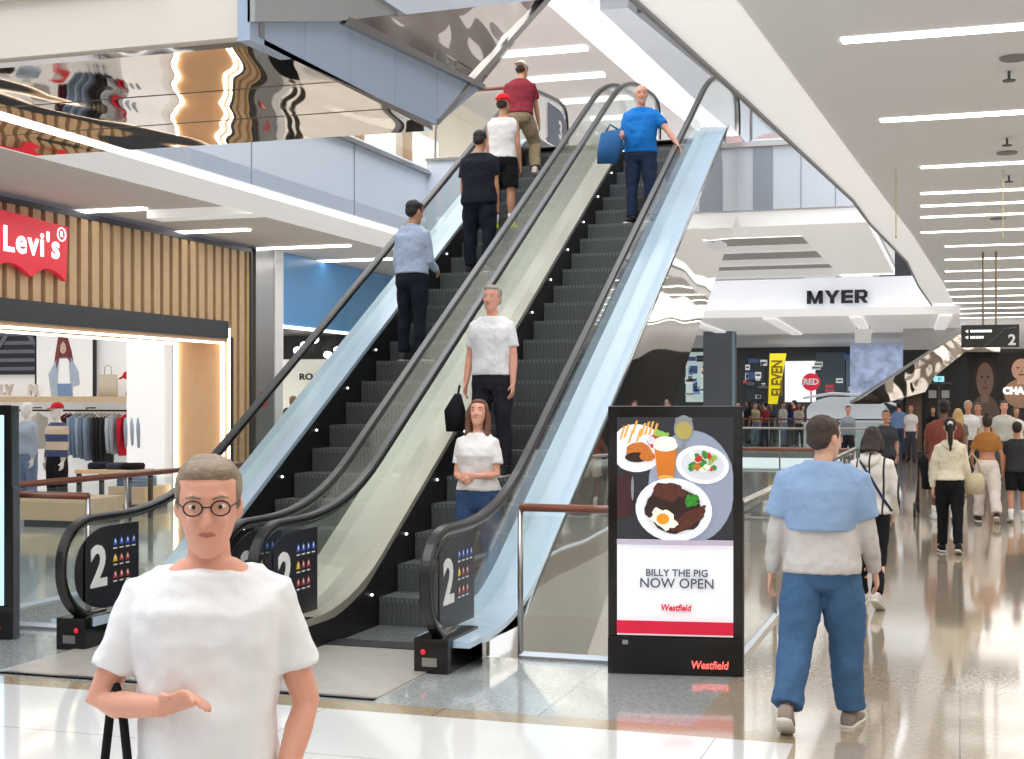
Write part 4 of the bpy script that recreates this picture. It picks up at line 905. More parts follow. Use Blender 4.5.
# poster: coordinates taken on the screen face, px of the photograph -> metres
def kx(u): return (u-673)*.00669
def kz(v): return (676-v)*.00688
Lm = {}
def em(n, r, g, b, e=.28, **k): return mat('poster_'+n, srgb(r, g, b), emit=e, rough=.3, **k)
PM = [em('slate', 44, 46, 52), em('cloth', 150, 160, 180), em('plate', 238, 240, 246), em('plate_in', 214, 218, 226), em('steak', 92, 46, 34, noise=(40, .5)), em('egg', 248, 244, 228), em('yolk', 246, 150, 40), em('green', 56, 150, 50, noise=(60, .6)),
      em('burger', 206, 120, 50, noise=(50, .4)), em('fries', 226, 170, 80), em('tomato', 206, 50, 44, noise=(50, .4)), em('beer', 214, 122, 40, noise=(10, .2)), em('foam', 244, 238, 230), em('wine', 176, 160, 90), em('glassy', 130, 138, 140), em('sauce', 46, 26, 22), em('red', 214, 24, 62), em('lilac', 190, 178, 196), em('letuce', 150, 200, 90, noise=(60, .4)), em('darkglass', 60, 26, 34)]
q = MB(); ly = [-.0145]
def nx(): ly[0] -= .00035; return ly[0]
def pb(u0, u1, v0, v1, mi): y = nx(); q.box(kx(u0), kx(u1), y, y+.0003, kz(v1), kz(v0), mi)
def pp_(pts, mi): y = nx(); q.prism_y([(kx(u), kz(v)) for u, v in pts], y, y+.0003, mi)
def pe(cu, cv, ru, rv, mi, rot=0, n=28, wob=0):
    pts = []
    for i in range(n):
        t = 2*PI*i/n; k = 1+wob*math.sin(t*5+cu)+wob*.7*math.sin(t*9+cv); x, y = ru*k*math.cos(t), rv*k*math.sin(t)
        pts.append((cu+x*math.cos(rot)-y*math.sin(rot), cv+x*math.sin(rot)+y*math.cos(rot)))
    pp_(pts, mi)
SB = .395/.00669
pb(673-SB, 673+SB, 419, 541, 0)
def clipu(u): return max(673-SB, min(673+SB, u))
pp_([(clipu(690+44*math.cos(t)), 488+56*math.sin(t)) for t in [2*PI*i/30 for i in range(30)]], 1)
pp_([(clipu(634+28*math.cos(t)), 450+24*math.sin(t)) for t in [2*PI*i/26 for i in range(26)]], 2)
for i in range(9): a = (617+i*4.2, 440+random.uniform(-4, 6)); pp_([(a[0]-1, a[1]), (a[0]+1.5, a[1]-1), (a[0]+6, a[1]-14), (a[0]+3.5, a[1]-14)], 9)
pe(658, 440, 9, 8, 18, wob=.15); pe(652, 443, 7, 6, 10, wob=.1); pe(649, 442, 4, 4, 3)
pe(636, 453, 13, 9, 8, wob=.04); pe(634, 459, 12, 5, 15); pe(645, 458, 8, 5, 8)
pe(682, 430, 10, 13, 14); pe(682, 432, 8.5, 9, 13, wob=.03); pe(682, 421, 9, 2.5, 14); pb(680.5, 683.5, 442, 450, 14); pe(682, 452, 9, 3, 14)
pe(701, 466, 27, 19, 2, .12); pe(701, 466, 22, 15, 3, .12)
for i in range(22):
    t = random.uniform(0, 6.28); r_ = random.uniform(0, .85); pe(701+20*r_*math.cos(t), 466+13*r_*math.sin(t), random.uniform(2.5, 5), random.uniform(2, 4), [7, 10, 18, 5, 8, 7][i % 6], random.uniform(0, 3), 10, .2)
pp_([(652, 448), (675, 448), (672, 480), (656, 480)], 11); pe(663.5, 447, 12.5, 6, 12); pe(663.5, 443, 11, 5, 12); pe(664, 479, 8, 2.5, 9)
pp_([(614.5, 478), (627, 474), (632, 500), (628, 518), (614.5, 520)], 19); pe(630, 490, 1.5, 12, 14)
pe(672, 511, 39, 31.5, 2, .1); pe(672, 511, 31, 25, 3, .1); pe(672, 511, 29, 23, 15, .2, wob=.05)
pe(667, 493, 17, 9, 4, .1, wob=.08); pe(684, 512, 17, 13, 15, .3, wob=.06); pe(688, 520, 20, 7, 4, -.6, wob=.1); pe(672, 525, 14, 5, 4, -.1, wob=.1)
for i in range(14): t = random.uniform(0, 6.28); r_ = random.random(); pe(688+8*r_*math.cos(t), 500+7*r_*math.sin(t), 3, 3, 7, 0, 8, .2)
pe(662, 520, 14, 9, 5, .5, wob=.12); pe(661, 520, 6.5, 5.5, 6)
pb(673-SB, 673+SB, 541, 546, 17); pb(673-SB, 673+SB, 621.5, 634.5, 16)
q.build('poster_picture', PM, K1)
DT = S('poster_text', 84, 92, 110, rough=.5); RT = S('poster_red', 206, 30, 70, rough=.5)
text('lettering', 'BILLY THE PIG', .068, DT, K1, (kx(675), -.03, kz(574)), (PI/2, 0, 0), sx=1.0, bold=.0012)
text('lettering', 'NOW OPEN', .094, DT, K1, (kx(675), -.03, kz(584.5)), (PI/2, 0, 0), sx=.98, bold=.0008)
text('lettering', 'Westfield', .062, RT, K1, (kx(674), -.03, kz(608.5)), (PI/2, 0, 0), sx=.85, bold=.002, shear=.15)

# ================================================================== far shops and crowd
FY = 62
q = MB(); q.box(-22, 3, FY, FY+.3, 0, 4.3, 0); struct(q, 'wall_far', [S('far_wall', 70, 74, 78, rough=.5, noise=(.8, .4))], 'far end shop wall')
def fbox(name, u0, v0, u1, v1, Y, m, label, cat, dep=.3, bev=0):
    a = P(u0, v1, Y=Y); b = P(u1, v0, Y=Y); w = (b[0]-a[0])/2; q = MB(); q.box(-w, w, 0, dep, 0, b[2]-a[2])
    o = q.build(name, m, bevel=bev); o.location = ((a[0]+b[0])/2, Y, a[2]); tag(o, label, cat); return o
i = 0
for (u0, v0, u1, v1, c_, e_) in ((686, 352, 706, 402, (190, 210, 205), .5), (746, 356, 765, 400, (60, 66, 70), .1), (785, 361, 816, 402, (238, 240, 246), .9), (816, 352, 845, 400, (70, 86, 92), .2), (846, 356, 880, 398, (96, 110, 122), .3), (880, 350, 905, 400, (170, 176, 186), .4)):
    a = P(u0, v1, Y=FY-.05); b = P(u1, v0, Y=FY-.05); q = MB(); q.box(a[0], b[0], FY-.1, FY, max(0.1, a[2]), b[2])
    struct(q, 'window_%d' % (40+i), [mat('far_shop_%d' % i, srgb(*c_), emit=e_, noise=(1.2, .35))], 'far shop window'); i += 1
# shelf clutter inside far windows
fc = [(730, 150, 60), (60, 90, 150), (210, 60, 70), (236, 236, 236), (40, 44, 50), (120, 160, 200), (200, 190, 150)]
for i in range(46):
    u = random.choice([random.uniform(746, 766), random.uniform(816, 905), random.uniform(690, 705)]); v = random.uniform(356, 398); a = P(u, v, Y=FY-.13)
    w = random.uniform(.15, .5); h = random.uniform(.12, .4); q = MB(); c_ = random.choice([(60, 90, 150), (210, 60, 70), (236, 236, 236), (40, 44, 50), (120, 160, 200), (236, 240, 240), (210, 214, 210)])
    q.box(-w/2, w/2, -.04, .04, -h/2, h/2, 0); q.box(-w/2+.03, w/2-.03, -.045, -.04, -h/6, h/6, 1)
    o = q.build('display_card', [S('card_%d_%d_%d' % c_, *c_, emit=.35), S('card_line', 120, 124, 130)]); o.location = a; tag(o, 'small display card hanging in the far shop windows', 'display card', 'display cards in the far shop windows')
q = MB(); q.box(-.5, .5, -.5, .5, 0, CZ-.1, 0); q.box(.5, .56, -.52, -.3, 0, CZ-.1, 1)
o = q.build('square_column', [S('column_grey', 106, 112, 120, rough=.5), S('column_blue_edge', 150, 184, 205)]); o.location = (gx(720, 48), 48, 0); o['kind'] = 'structure'; o['label'] = 'dark grey square column'; o.name = 'wall_pillar'
ys = empty('vertical_banner', P(777, 404, Y=58), 'tall yellow vertical banner sign with dark lettering by the far shop', 'sign')
q = MB(); q.prism_y([(-.36, 0), (.0, 0), (.38, 2.1), (-.30, 2.1)], 0, .1); q.build('banner_panel', S('banner_yellow', 240, 222, 30, emit=.4), ys)
text('lettering', 'ELEVEN', .62, S('banner_ink', 150, 120, 20), ys, (.02, -.02, 1.08), (PI/2, -PI/2, 0), bold=.02, sx=.72)
rs = empty('round_sign', P(811, 382, Y=57), 'round red sign with pale lettering above the far crowd', 'sign')
q = MB(); q.tube([(0, 0, 0), (0, .08, 0)], .36, 28); q.build('disc', S('disc_red', 206, 34, 60, emit=.4), rs); q = MB(); q.tube([(0, .04, 0), (0, .04, -1.0)], .03, 6); q.build('pole', STEEL, rs)
text('lettering', 'RED', .33, WHITE, rs, (0, -.01, 0), (PI/2, 0, 0), bold=.015)
# white cafe kiosk
wk = empty('service_counter', (gx(846, 54), 55, 0), 'rounded white glossy service kiosk among the far crowd', 'kiosk')
GW = S('gloss_white', 240, 244, 248, rough=.15, coat=.5, emit=.2)
q = MB(); q.prism_y(fillet([(-1.5, 0), (-1.6, 1.6), (-.9, 1.95), (.9, 1.92), (1.45, 1.5), (1.6, .9), (1.6, 0)], [.3, .4, .4, .3, .2], 5), 0, 2); q.build('shell', GW, wk)
q = MB(); q.box(-1.8, 1.9, -.6, 0, 0, .9); q.box(-1.9, 2.0, -.7, .05, .9, .97); q.build('counter', GW, wk)
q = MB(); q.tube([(-1.7, -.1, 1.9), (-.6, -.1, 2.08), (.8, -.1, 2.0), (1.9, -.1, 1.6)], .05, 8); q.build('canopy_edge', GW, wk)
# inclined mirror truss in the distance
q = MB(); a = P(858, 398, Y=46); b = P(965, 330, Y=46); t1 = P(985, 330, Y=46); 
pl = [P(u, v, Y=46) for u, v in ((850, 404), (862, 398), (950, 340), (962, 330), (1000, 330), (1000, 352), (965, 352), (935, 376), (925, 392), (880, 404))]
q.prism_y([(p[0], p[2]) for p in pl], 46, 48); struct(q, 'wall_far_truss', [MIRROR], 'distant mirror clad escalator underside')
q = MB(); q.bar(P(850, 403, Y=45.95), P(965, 329, Y=45.95), .06, .09); o = q.build('edge_strip', STEEL); o.name = 'trim_20'; o['kind'] = 'structure'; o['label'] = 'steel edge of distant escalator'
q = MB(); pl = [P(u, v, Y=60) for u, v in ((880, 398), (960, 340), (960, 330), (880, 330), (850, 345), (850, 398))]; q.prism_y([(p[0], p[2]) for p in pl], 60, 60.2); struct(q, 'window_50', [mat('blue_poster_window', (.35, .42, .6), emit=.5, noise=(2.2, 1.1))], 'blue lit far window')
# black shop at the end of the walkway
BY = 47.5
q = MB(); a = P(903, 405, Y=BY); b = P(1080, 348, Y=BY); q.box(a[0], 9, BY, BY+.3, 0, b[2], 0); q.box(gx(925, BY), gx(952, BY), BY-.06, BY, 0, 3.2, 1); q.box(gx(906, BY), gx(922, BY), BY-.25, BY, 0, 2.9, 2)
q.box(a[0], 9, BY, BY+.4, b[2], CZ, 3)
struct(q, 'wall_end', [S('shop_black', 20, 20, 22, rough=.3), S('door_black', 30, 30, 32, rough=.4), S('brown_column', 112, 92, 78), S('bulkhead_pale', 206, 204, 204)], 'black shop wall at walkway end')
for i, (u0, u1) in enumerate(((927, 938), (940, 951))):
    q = MB(); a = P(u0, 392, Y=BY-.07); b = P(u1, 388, Y=BY-.07); q.box(a[0]+.05, b[0]-.05, BY-.09, BY-.06, 1.9, 2.15); struct(q, 'window_%d' % (60+i), [S('door_pane', 150, 150, 150, emit=.3)], 'small door pane')
q = MB(); q.box(gx(938, BY), gx(940, BY), BY-.1, BY-.06, 0, 3.1, 0); q.box(gx(925, BY), gx(952, BY), BY-.1, BY-.06, 2.35, 2.42, 0); o = q.build('door_1', [S('door_frame', 90, 90, 94)]); o['kind'] = 'structure'; o['label'] = 'double black doors'
q = MB(); q.box(-.16, .16, 0, .05, -.09, .09, 0); q.box(-.03, .03, -.01, 0, -.05, .05, 1); q.box(.04, .1, -.01, 0, -.02, .02, 1); o = q.build('exit_light', [mat('exit_cyan', (.3, .75, .85), emit=1), WHITE]); o.location = P(939, 379, Y=BY-.2); tag(o, 'small cyan exit light above the black doors', 'sign')
def face_poster(u0, u1, v0, v1, label, skin_c, hair_c, shirt_c):
    a = P(u0, v1, Y=BY-.1); b = P(u1, v0, Y=BY-.1); w = (b[0]-a[0]); h = b[2]-a[2]; r_ = empty('wall_poster', (a[0]+w/2, BY-.1, a[2]), label, 'poster')
    q = MB(); q.box(-w/2, w/2, 0, .05, 0, h, 0); c_ = (0, h*.62)
    def bl(cx, cz, rx, rz, mi, y): blob(q, cx, cz, rx, rz, mi, -y)
    bl(0, h*.66, w*.36, h*.28, 2, .005); bl(0, h*.1, w*.48, h*.32, 3, .008); q.box(-w*.12, w*.12, -.012, -.008, h*.3, h*.45, 1); bl(0, h*.62, w*.27, h*.24, 1, .016); bl(-w*.1, h*.66, w*.045, h*.015, 2, .02); bl(w*.1, h*.66, w*.045, h*.015, 2, .02); bl(0, h*.51, w*.1, h*.018, 4, .02)
    q.prism_y([(0, h*.65), (w*.035, h*.57), (-w*.035, h*.57)], -.024, -.018, 3)
    q.build('portrait', [S('poster_dark', 34, 32, 34), S(label[:9]+'_skin', *skin_c, emit=.15), S(label[:9]+'_hair', *hair_c), S(label[:9]+'_top', *shirt_c), S('poster_lip', 150, 70, 70)], r_); return r_
face_poster(969, 1001, 352, 425, 'dim brown wall poster of a smiling face beside the doors', (132, 104, 92), (60, 44, 40), (110, 92, 80))
r_ = face_poster(1003, 1040, 352, 398, 'bright wall poster of a laughing face at the right frame edge', (226, 176, 150), (40, 30, 28), (190, 150, 120))
o = text('lettering', 'CHA', .3, WHT_E, None, P(1003, 391, Y=BY-.25), (PI/2, 0, 0), bold=.02, align='LEFT'); tag(o, 'white shop name lettering across the right hand poster', 'sign')
# hanging wayfinding sign
hs = empty('hanging_sign', (gx(990, 26), 26, 3.0), 'black hanging wayfinding sign with number two, on two thin rods', 'sign'); w = (gx(1019, 26)-gx(961, 26))/2
q = MB(); q.box(-w, w, -.05, .05, -.2, .2); q.build('sign_panel', S('sign_charcoal', 30, 32, 34, rough=.3), hs)
for u in (983, 996): x = gx(u, 26)-gx(990, 26); q = MB(); q.tube([(x, 0, .2), (x, 0, 1.5)], .02, 8); q.build('rod', S('bronze_rod', 150, 140, 110, metal=.6), hs)
text('lettering', '2', .26, WHITE, hs, (w-.12, -.055, -.08), (PI/2, 0, 0), bold=.008)
q = MB()
for zz, ww in ((.09, .34), (-.02, .2)):
    q.prism_y([(-.42, zz), (-.37, zz+.03), (-.37, zz-.03)], -.058, -.05)
    x = -.33
    while x < -.33+ww: q.box(x, x+.035, -.056, -.05, zz-.022, zz+.022); x += .046
q.build('sign_marks', WHT_E, hs)
q = MB(); q.strip([(0, 0)], [(0, 0)]) if False else None
q = MB(); q.tube([(-.1, -.052, -.18), (.1, -.052, -.02), (.25, -.052, .12), (.45, -.052, .14)], .018, 6); q.build('sign_curve', S('curve_grey', 74, 76, 78), hs)
# two thin gold cables further along
for u in (896, 1003):
    p = P(u, 170, Z=CZ); q = MB(); q.tube([(0, 0, 0), (0, 0, -.75)], .006, 6); q.ell((0, 0, -.76), (.012, .012, .02), 8, 4); o = q.build('hanging_wire', S('gold_wire', 200, 190, 140)); o.location = p; tag(o, 'thin pale wire hanging from the walkway ceiling, %s' % ('left one' if u < 900 else 'right one'), 'wire')
# white round stand on the lower level
q = MB(); q.loft([(V((0, 0, z)), V((a, 0, 0)), V((0, a, 0))) for z, a in ((0, .9), (.5, .95), (1.0, .85), (1.3, .55), (1.4, .5))], 24); q.loft([(V((0, 0, 1.4)), V((.4, 0, 0)), V((0, .4, 0))), (V((0, 0, 1.5)), V((.4, 0, 0)), V((0, .4, 0)))], 20, 1); q.loft([(V((0, 0, 1.5)), V((.2, 0, 0)), V((0, .2, 0))), (V((0, 0, 1.6)), V((.2, 0, 0)), V((0, .2, 0)))], 20, 0)
o = q.build('round_stand', [GW, DGREY], smooth=True); pz = P(598, 650, Z=-4.0); o.location = (pz[0], pz[1], -5.5); tag(o, 'white domed round stand on the lower level below the balustrade', 'stand')

# ================================================================== people
def on_ground(u, v, z=0): p = P(u, v, Z=z); return (p[0], p[1], z)
def on_step(u, v, cx):      # where the line of sight meets the escalator incline
    r = ray(u, v); t = (-TN*10.25-CAMZ)/(r[2]-TN*r[1]); y = r[1]*t; x = max(cx-.3, min(cx+.3, r[0]*t)); k = math.floor((y-10.25)/.4); y = 10.25+.4*k+.2
    return (x, y, .231*k+.006)
HG = ((.12, .05, -1), (.0, .28, -1))
# 1 foreground walker
P1, i1 = make_person('person in white tee and rust shorts walking closest to the viewer', (-1.87, 3.2, 0), 204, 1.79, 'm', 'pink', .0075, .93, lean=2, head=(4, 4), top=('loose', (240, 241, 244), .90), bot=('shorts', (168, 72, 44)), hair=('short', (150, 132, 112)),
    armR=((.42, .02, -1), (-.62, .55, .08), (-.75, .45, .35), (-.3, .7, -.5)), armL=((.30, -.06, -1), (-.25, .5, -.85), (-.6, .45, -.55), (-.5, -.2, -.7)), legL=(20, 8, 2), legR=(-14, 22, 2), glasses=True, curl=30, belly=.01)
# shoulder bag of the walker (held by the person: own thing)
_a = i1['arms'][1]; _e = Matrix.Rotation(R(204), 3, 'Z') @ i1['T'](_a[2]+_a[3]*.07)+V((-1.87, 3.2, 0))
bg = empty('shoulder_bag', (_e.x, _e.y, _e.z-.72), 'black shoulder bag hanging beside the rust shorts of the closest walker', 'bag', R(-30))
q = MB(); q.loft([(V((0, 0, 0)), V((.11, 0, 0)), V((0, .055, 0))), (V((0, 0, .16)), V((.125, 0, 0)), V((0, .06, 0))), (V((0, 0, .32)), V((.11, 0, 0)), V((0, .035, 0)))], 18, power=.6); q.build('bag_body', cloth(28, 28, 32), bg, smooth=True)
q = MB(); q.tube([(-.09, 0, .3), (-.07, 0, .55), (-.03, 0, .72), (0, 0, .765), (.03, 0, .72), (.07, 0, .55), (.09, 0, .3)], .012, 8); q.build('strap', cloth(24, 24, 28), bg, smooth=True)
# 2 man in blue sweater
x, y, z = on_ground(822, 728)
P2, i2 = make_person('man in blue sweater over grey shirt and blue jeans walking away', (x, y, 0), -4, 1.80, 'm', 'light', .009, 1.13, lean=3, head=(-28, 4), top=('shirt', (206, 202, 200), .88), bot=('trousers', (70, 104, 142), 1.32), hair=('short', (66, 50, 42)), shoe=(150, 138, 126),
    armL=((.28, -.06, -1), (.16, .2, -1)), armR=((.24, .1, -1), (.1, .45, -.9)), legL=(-14, 22, 4), legR=(10, 4, 4))
q = MB(); s_ = i2['s']; up = i2['up']
rs_ = [(up((0, -.01, z_)), V((a*1.07, 0, 0)), V((0, b+.022, 0))) for z_, a, b in ((1.12, .19, .148), (1.25, .212, .152), (1.35, .222, .145), (1.40, .215, .125), (1.45, .16, .105), (1.50, .09, .085))]
q.loft(rs_, 24, power=.9)
for k_ in (1, -1):
    j = i2['arms'][k_]; q.tube([i2['T'](j[0]+V((-k_*.07, 0, .025))), i2['T'](j[0]), i2['T'](j[0]+j[1]*.1), i2['T'](j[0]+j[1]*.2)], [.10, .103, .10, .094], 16)
remesh(q, 'sweater', cloth(146, 174, 212), P2, .009, 4, .03)
# 3 woman in striped jacket
P3, i3 = make_person('woman in white jacket with dark pinstripes and a crossbody strap', on_ground(871, 606), -6, 1.66, 'f', 'light', .011, 1.0, lean=6, head=(8, 16), top=('hoodie', stripe_mat('pinstripe_jacket', srgb(40, 40, 46), srgb(222, 218, 212), 'X', 2.6, .045, rough=.8), .90), bot=('trousers', (26, 26, 30), .85), hair=('bob', (48, 34, 30)), shoe=(206, 200, 192),
    armL=((.2, .1, -1), (-.1, .7, -.5)), armR=((.28, .0, -1), (-.15, .5, -.8)), legL=(14, 4, 2), legR=(-12, 24, 2))
q = MB(); up = i3['up']; q.tube([up((-.12, .09, 1.40)), up((-.11, 0, 1.475)), up((-.09, -.10, 1.40)), up((.02, -.165, 1.24)), up((.14, -.14, 1.04)), up((.2, -.04, .94))], .013, 6); 
o = q.build('crossbody_strap', cloth(54, 62, 92), P3, smooth=True)
# 4 woman facing us in dark tee
make_person('woman in charcoal tee with lanyard walking towards the viewer', on_ground(886, 504), 176, 1.68, 'f', 'tan', .013, 1.18, top=('tee', (66, 68, 74), .88), bot=('trousers', (34, 34, 40)), hair=('short', (110, 84, 66)), legL=(16, 6, 2), legR=(-10, 18, 2))
# 5 man in brown shirt with stroller
p5 = on_ground(944, 520)
make_person('man in rust brown shirt seen from behind pushing a stroller', p5, 2, 1.86, 'm', 'brown', .013, 1.18, top=('tee', (134, 74, 64), .86), bot=('shorts', (206, 196, 184)), hair=('short', (38, 28, 26)), armL=((.25, .35, -1), (.0, .8, -.5)), armR=((.25, .35, -1), (.0, .8, -.5)), shoe=(230, 230, 230), legL=(10, 4, 3), legR=(-10, 16, 3))
sr = empty('stroller', (p5[0]-.2, p5[1]+.75, 0), 'black baby stroller pushed ahead of the man in brown', 'stroller')
q = MB()
for a, b in (((-.22, .5, .1), (-.2, -.1, 1.02)), ((.22, .5, .1), (.2, -.1, 1.02)), ((-.24, -.35, .1), (-.2, .2, .7)), ((.24, -.35, .1), (.2, .2, .7)), ((-.2, -.1, 1.02), (.2, -.1, 1.02))): q.tube([a, b], .016, 8)
q.build('frame', BLACKM, sr, smooth=True)
q = MB(); q.loft([(V((0, .2, .42)), V((.16, 0, 0)), V((0, .2, 0))), (V((0, .15, .6)), V((.16, 0, 0)), V((0, .18, .0))), (V((0, .02, .85)), V((.2, 0, 0)), V((0, .12, .03))), (V((0, .1, 1.0)), V((.17, 0, 0)), V((0, .16, .05)))], 16); q.build('seat', cloth(34, 34, 40), sr, smooth=True)
for a in ((-.25, -.35), (.25, -.35), (-.22, .5), (.22, .5)):
    q = MB(); q.tube([(a[0]-.02, a[1], .12), (a[0]+.02, a[1], .12)], .12, 18); q.build('wheel', RUBBER, sr)
# 6 woman cream hoodie
P6, i6 = make_person('woman with scarf tied ponytail in cream hoodie and black trousers', on_ground(950, 553), 2, 1.63, 'f', 'light', .011, .98, top=('hoodie', (226, 218, 196), .96), bot=('trousers', (24, 24, 28), 1.0), hair=('pony', (30, 22, 22)), head=(0, 0), armL=((.2, .0, -1), (.05, .1, -1)), armR=((.2, .1, -1), (.1, .5, -.9)), legL=(10, 6, 1), legR=(-8, 14, 1), shoe=(30, 30, 34))
bp = V(on_ground(972, 553)); hb = empty('handbag', (bp.x, bp.y+.02, .72), 'cream bucket handbag on the arm of the woman in cream hoodie', 'bag')
q = MB(); q.loft([(V((0, 0, 0)), V((.12, 0, 0)), V((0, .07, 0))), (V((0, 0, .14)), V((.15, 0, 0)), V((0, .08, 0))), (V((0, 0, .26)), V((.11, 0, 0)), V((0, .04, 0)))], 16); q.build('bag_body', cloth(204, 190, 160), hb, smooth=True)
q = MB(); q.tube([(-.1, 0, .24), (-.06, 0, .42), (0, 0, .5), (.06, 0, .42), (.1, 0, .24)], .012, 8); q.build('strap', cloth(190, 174, 142), hb, smooth=True)
# 7 woman tan top
make_person('woman in tan top and white trousers with hair in a bun', on_ground(987, 522), 4, 1.66, 'f', 'tan', .012, 1.0, top=('tee', (176, 120, 66), 1.16), bot=('trousers', (230, 220, 212), 1.25), hair=('bun', (60, 38, 30)), armL=((.35, .1, -1), (-.1, .7, -.5)), armR=((.3, .0, -1), (.1, .4, -1)), legL=(14, 5, 3), legR=(-14, 20, 3), shoe=(60, 44, 40))
x, y, z = on_ground(987, 522)
q = MB(); q.loft([(V((0, 0, z_)), V((a, 0, 0)), V((0, a*.72, 0))) for z_, a in ((0, .148), (.05, .153), (.10, .155))], 20); 
# 8 teen in dark tee and shorts
make_person('teenager in dark grey tee and black shorts at the right frame edge', on_ground(1017, 522), 0, 1.52, 'm', 'tan', .013, 1.02, top=('tee', (58, 58, 62), .88), bot=('shorts', (24, 24, 28)), hair=('short', (40, 30, 26)), legL=(-10, 14, 2), legR=(10, 4, 2), shoe=(210, 210, 210))
# further walkers on the right
far = [
 (958, 491, 28, 1.66, 'f', 'long', (214, 180, 120), 'tee', (120, 110, 104), (190, 180, 170), 4, 'blonde woman walking between the brown shirt and tan top'),
 (968, 484, 0, 1.80, 'm', 'short', (190, 180, 170), 'tee', (226, 226, 226), (60, 62, 70), 176, 'grey haired man in white tee facing the viewer'),
 (978, 480, 0, 1.75, 'm', 'short', (80, 60, 50), 'tee', (196, 190, 180), (50, 50, 60), 170, 'man in sunglasses and pale tee beside the grey haired man'),
 (1004, 486, 0, 1.80, 'm', 'short', (60, 46, 40), 'tee', (200, 198, 190), (90, 92, 100), 185, 'man in pale shirt near the face posters'),
 (1016, 478, 0, 1.66, 'f', 'bob', (70, 50, 40), 'tee', (232, 230, 226), (140, 150, 170), 190, 'woman in white tee near the face posters'),
 (933, 462, 0, 1.62, 'f', 'bob', (24, 22, 24), 'tee', (20, 20, 22), (26, 26, 28), 182, 'woman in black near the brown column'),
 (899, 458, 0, 1.75, 'm', 'short', (50, 40, 36), 'shirt', (120, 150, 196), (60, 70, 96), 10, 'man in blue shirt by the white kiosk'),
 (911, 462, 0, 1.68, 'f', 'short', (60, 44, 40), 'tee', (228, 222, 220), (70, 70, 80), 170, 'woman in white top by the white kiosk end'),
 (848, 468, 0, 1.66, 'f', 'short', (36, 28, 26), 'shirt', (150, 160, 170), (40, 40, 50), 190, 'dark haired person in grey behind the far railing'),
]
for u, v, _f, H, sx, hk, hc, tk, tc_, bc, fc_, lb in far:
    p = on_ground(u, v); vx = .016 if p[1] < 35 else .022
    make_person(lb, p, fc_, H, sx, random.choice(['light', 'tan', 'pink']), vx, 1.05, top=(tk, tc_), bot=('trousers', bc), hair=(hk, hc), hands=False, face_on=abs(fc_-180) < 40, legL=(random.uniform(4, 14), 5, 2), legR=(-random.uniform(4, 12), 12, 2))
# crowd beyond the second void
crowd = [(697, (90, 80, 76), 'grey jacket at the far left of the crowd'), (706, (150, 120, 100), 'fawn top behind the kiosk top edge'), (716, (60, 60, 66), 'charcoal top left of the pillar foot'), (727, (110, 70, 66), 'maroon top behind the kiosk'), (738, (226, 226, 222), 'white shirt with bald head'),
 (748, (44, 46, 56), 'navy top left of the yellow banner'), (755, (200, 190, 150), 'beige top by the railing'), (759, (30, 30, 34), 'black tee leaning by the railing'), (765, (170, 60, 70), 'red top below the yellow banner'), (772, (70, 66, 74), 'grey dress under the banner'),
 (783, (228, 228, 226), 'white tee and light blue jeans at the railing'), (790, (50, 70, 120), 'blue top right of the banner'), (794, (120, 40, 50), 'wine top beneath the round red sign'), (799, (236, 220, 210), 'cream top beneath the round red sign'), (802, (40, 40, 46), 'black top left of the white kiosk'), (899, (90, 130, 190), 'sky blue tee right of the white kiosk')]
for i, (u, c_, lb) in enumerate(crowd):
    Y = 53.6+((i*37) % 5)*.8; H = 1.62+((i*53) % 7)*.03
    make_person('person in '+lb, (gx(u, Y), Y, 0), (i*97) % 360, H, 'mf'[i % 2], ['light', 'tan', 'pink', 'brown'][i % 4], .03, 1.0, top=('tee', c_), bot=('trousers', [(60, 70, 96), (40, 40, 44), (130, 160, 190), (90, 84, 80)][(i if u != 783 else 2) % 4]), hair=(['short', 'long'][i % 2] if u != 738 else 'bald', [(40, 30, 28), (90, 60, 44), (24, 22, 22)][i % 3]), hands=False, face_on=False)

# ---- escalator riders
make_person('man in pale blue shirt and navy trousers standing on the left escalator', on_step(408, 357, -5.95), -14, 1.80, 'm', 'tan', .011, 1.0, lean=2, head=(-10, 10), top=('shirt', (176, 192, 218), .95), bot=('trousers', (30, 34, 46), .95), hair=('short', (30, 24, 24)), armR=((.1, .18, -1), (-.25, .8, -.3)), armL=((.12, .0, -1), (.05, .3, -1)), shoe=(70, 68, 70), legL=(3, 4, 3), legR=(0, 2, 3))
make_person('heavy set man in navy shirt and dark trousers higher on the left escalator', on_step(484, 258, -5.65), -2, 1.80, 'm', 'tan', .012, 1.22, head=(0, 14), top=('tee', (32, 34, 44), .84), bot=('trousers', (28, 32, 44), 1.15), hair=('short', (30, 26, 26)), legL=(6, 4, 4), legR=(-2, 3, 4))
x, y, z = on_step(507, 215, -5.55)
make_person('person in red cap, white tank top and black shorts on the left escalator', (x, y, z), 4, 1.80, 'm', 'tan', .012, 1.0, head=(-14, 4), top=('tank', (236, 234, 232), .93), bot=('shorts', (24, 24, 28)), cap=((232, 40, 52), 'back'), hair=('short', (60, 44, 38)), shoe=(206, 230, 40), armR=((.14, -.08, -1), (.05, .3, -1)), legL=(6, 6, 3), legR=(0, 2, 3))
y9 = 10.25+.4*22+.2
make_person('man in maroon tee, khaki trousers and pale cap near the escalator top', (gx(519, y9), y9, .231*22+.006), 6, 1.78, 'm', 'tan', .013, 1.08, lean=14, head=(-16, 6), top=('tee', (132, 44, 56), .92), bot=('trousers', (150, 132, 106), 1.25), cap=((206, 196, 184), 'back'), hair=('short', (40, 32, 30)), armR=((.15, .25, -1), (.1, .35, -1)), legL=(4, 4, 4), legR=(34, 50, 12), shoe=(210, 190, 186))
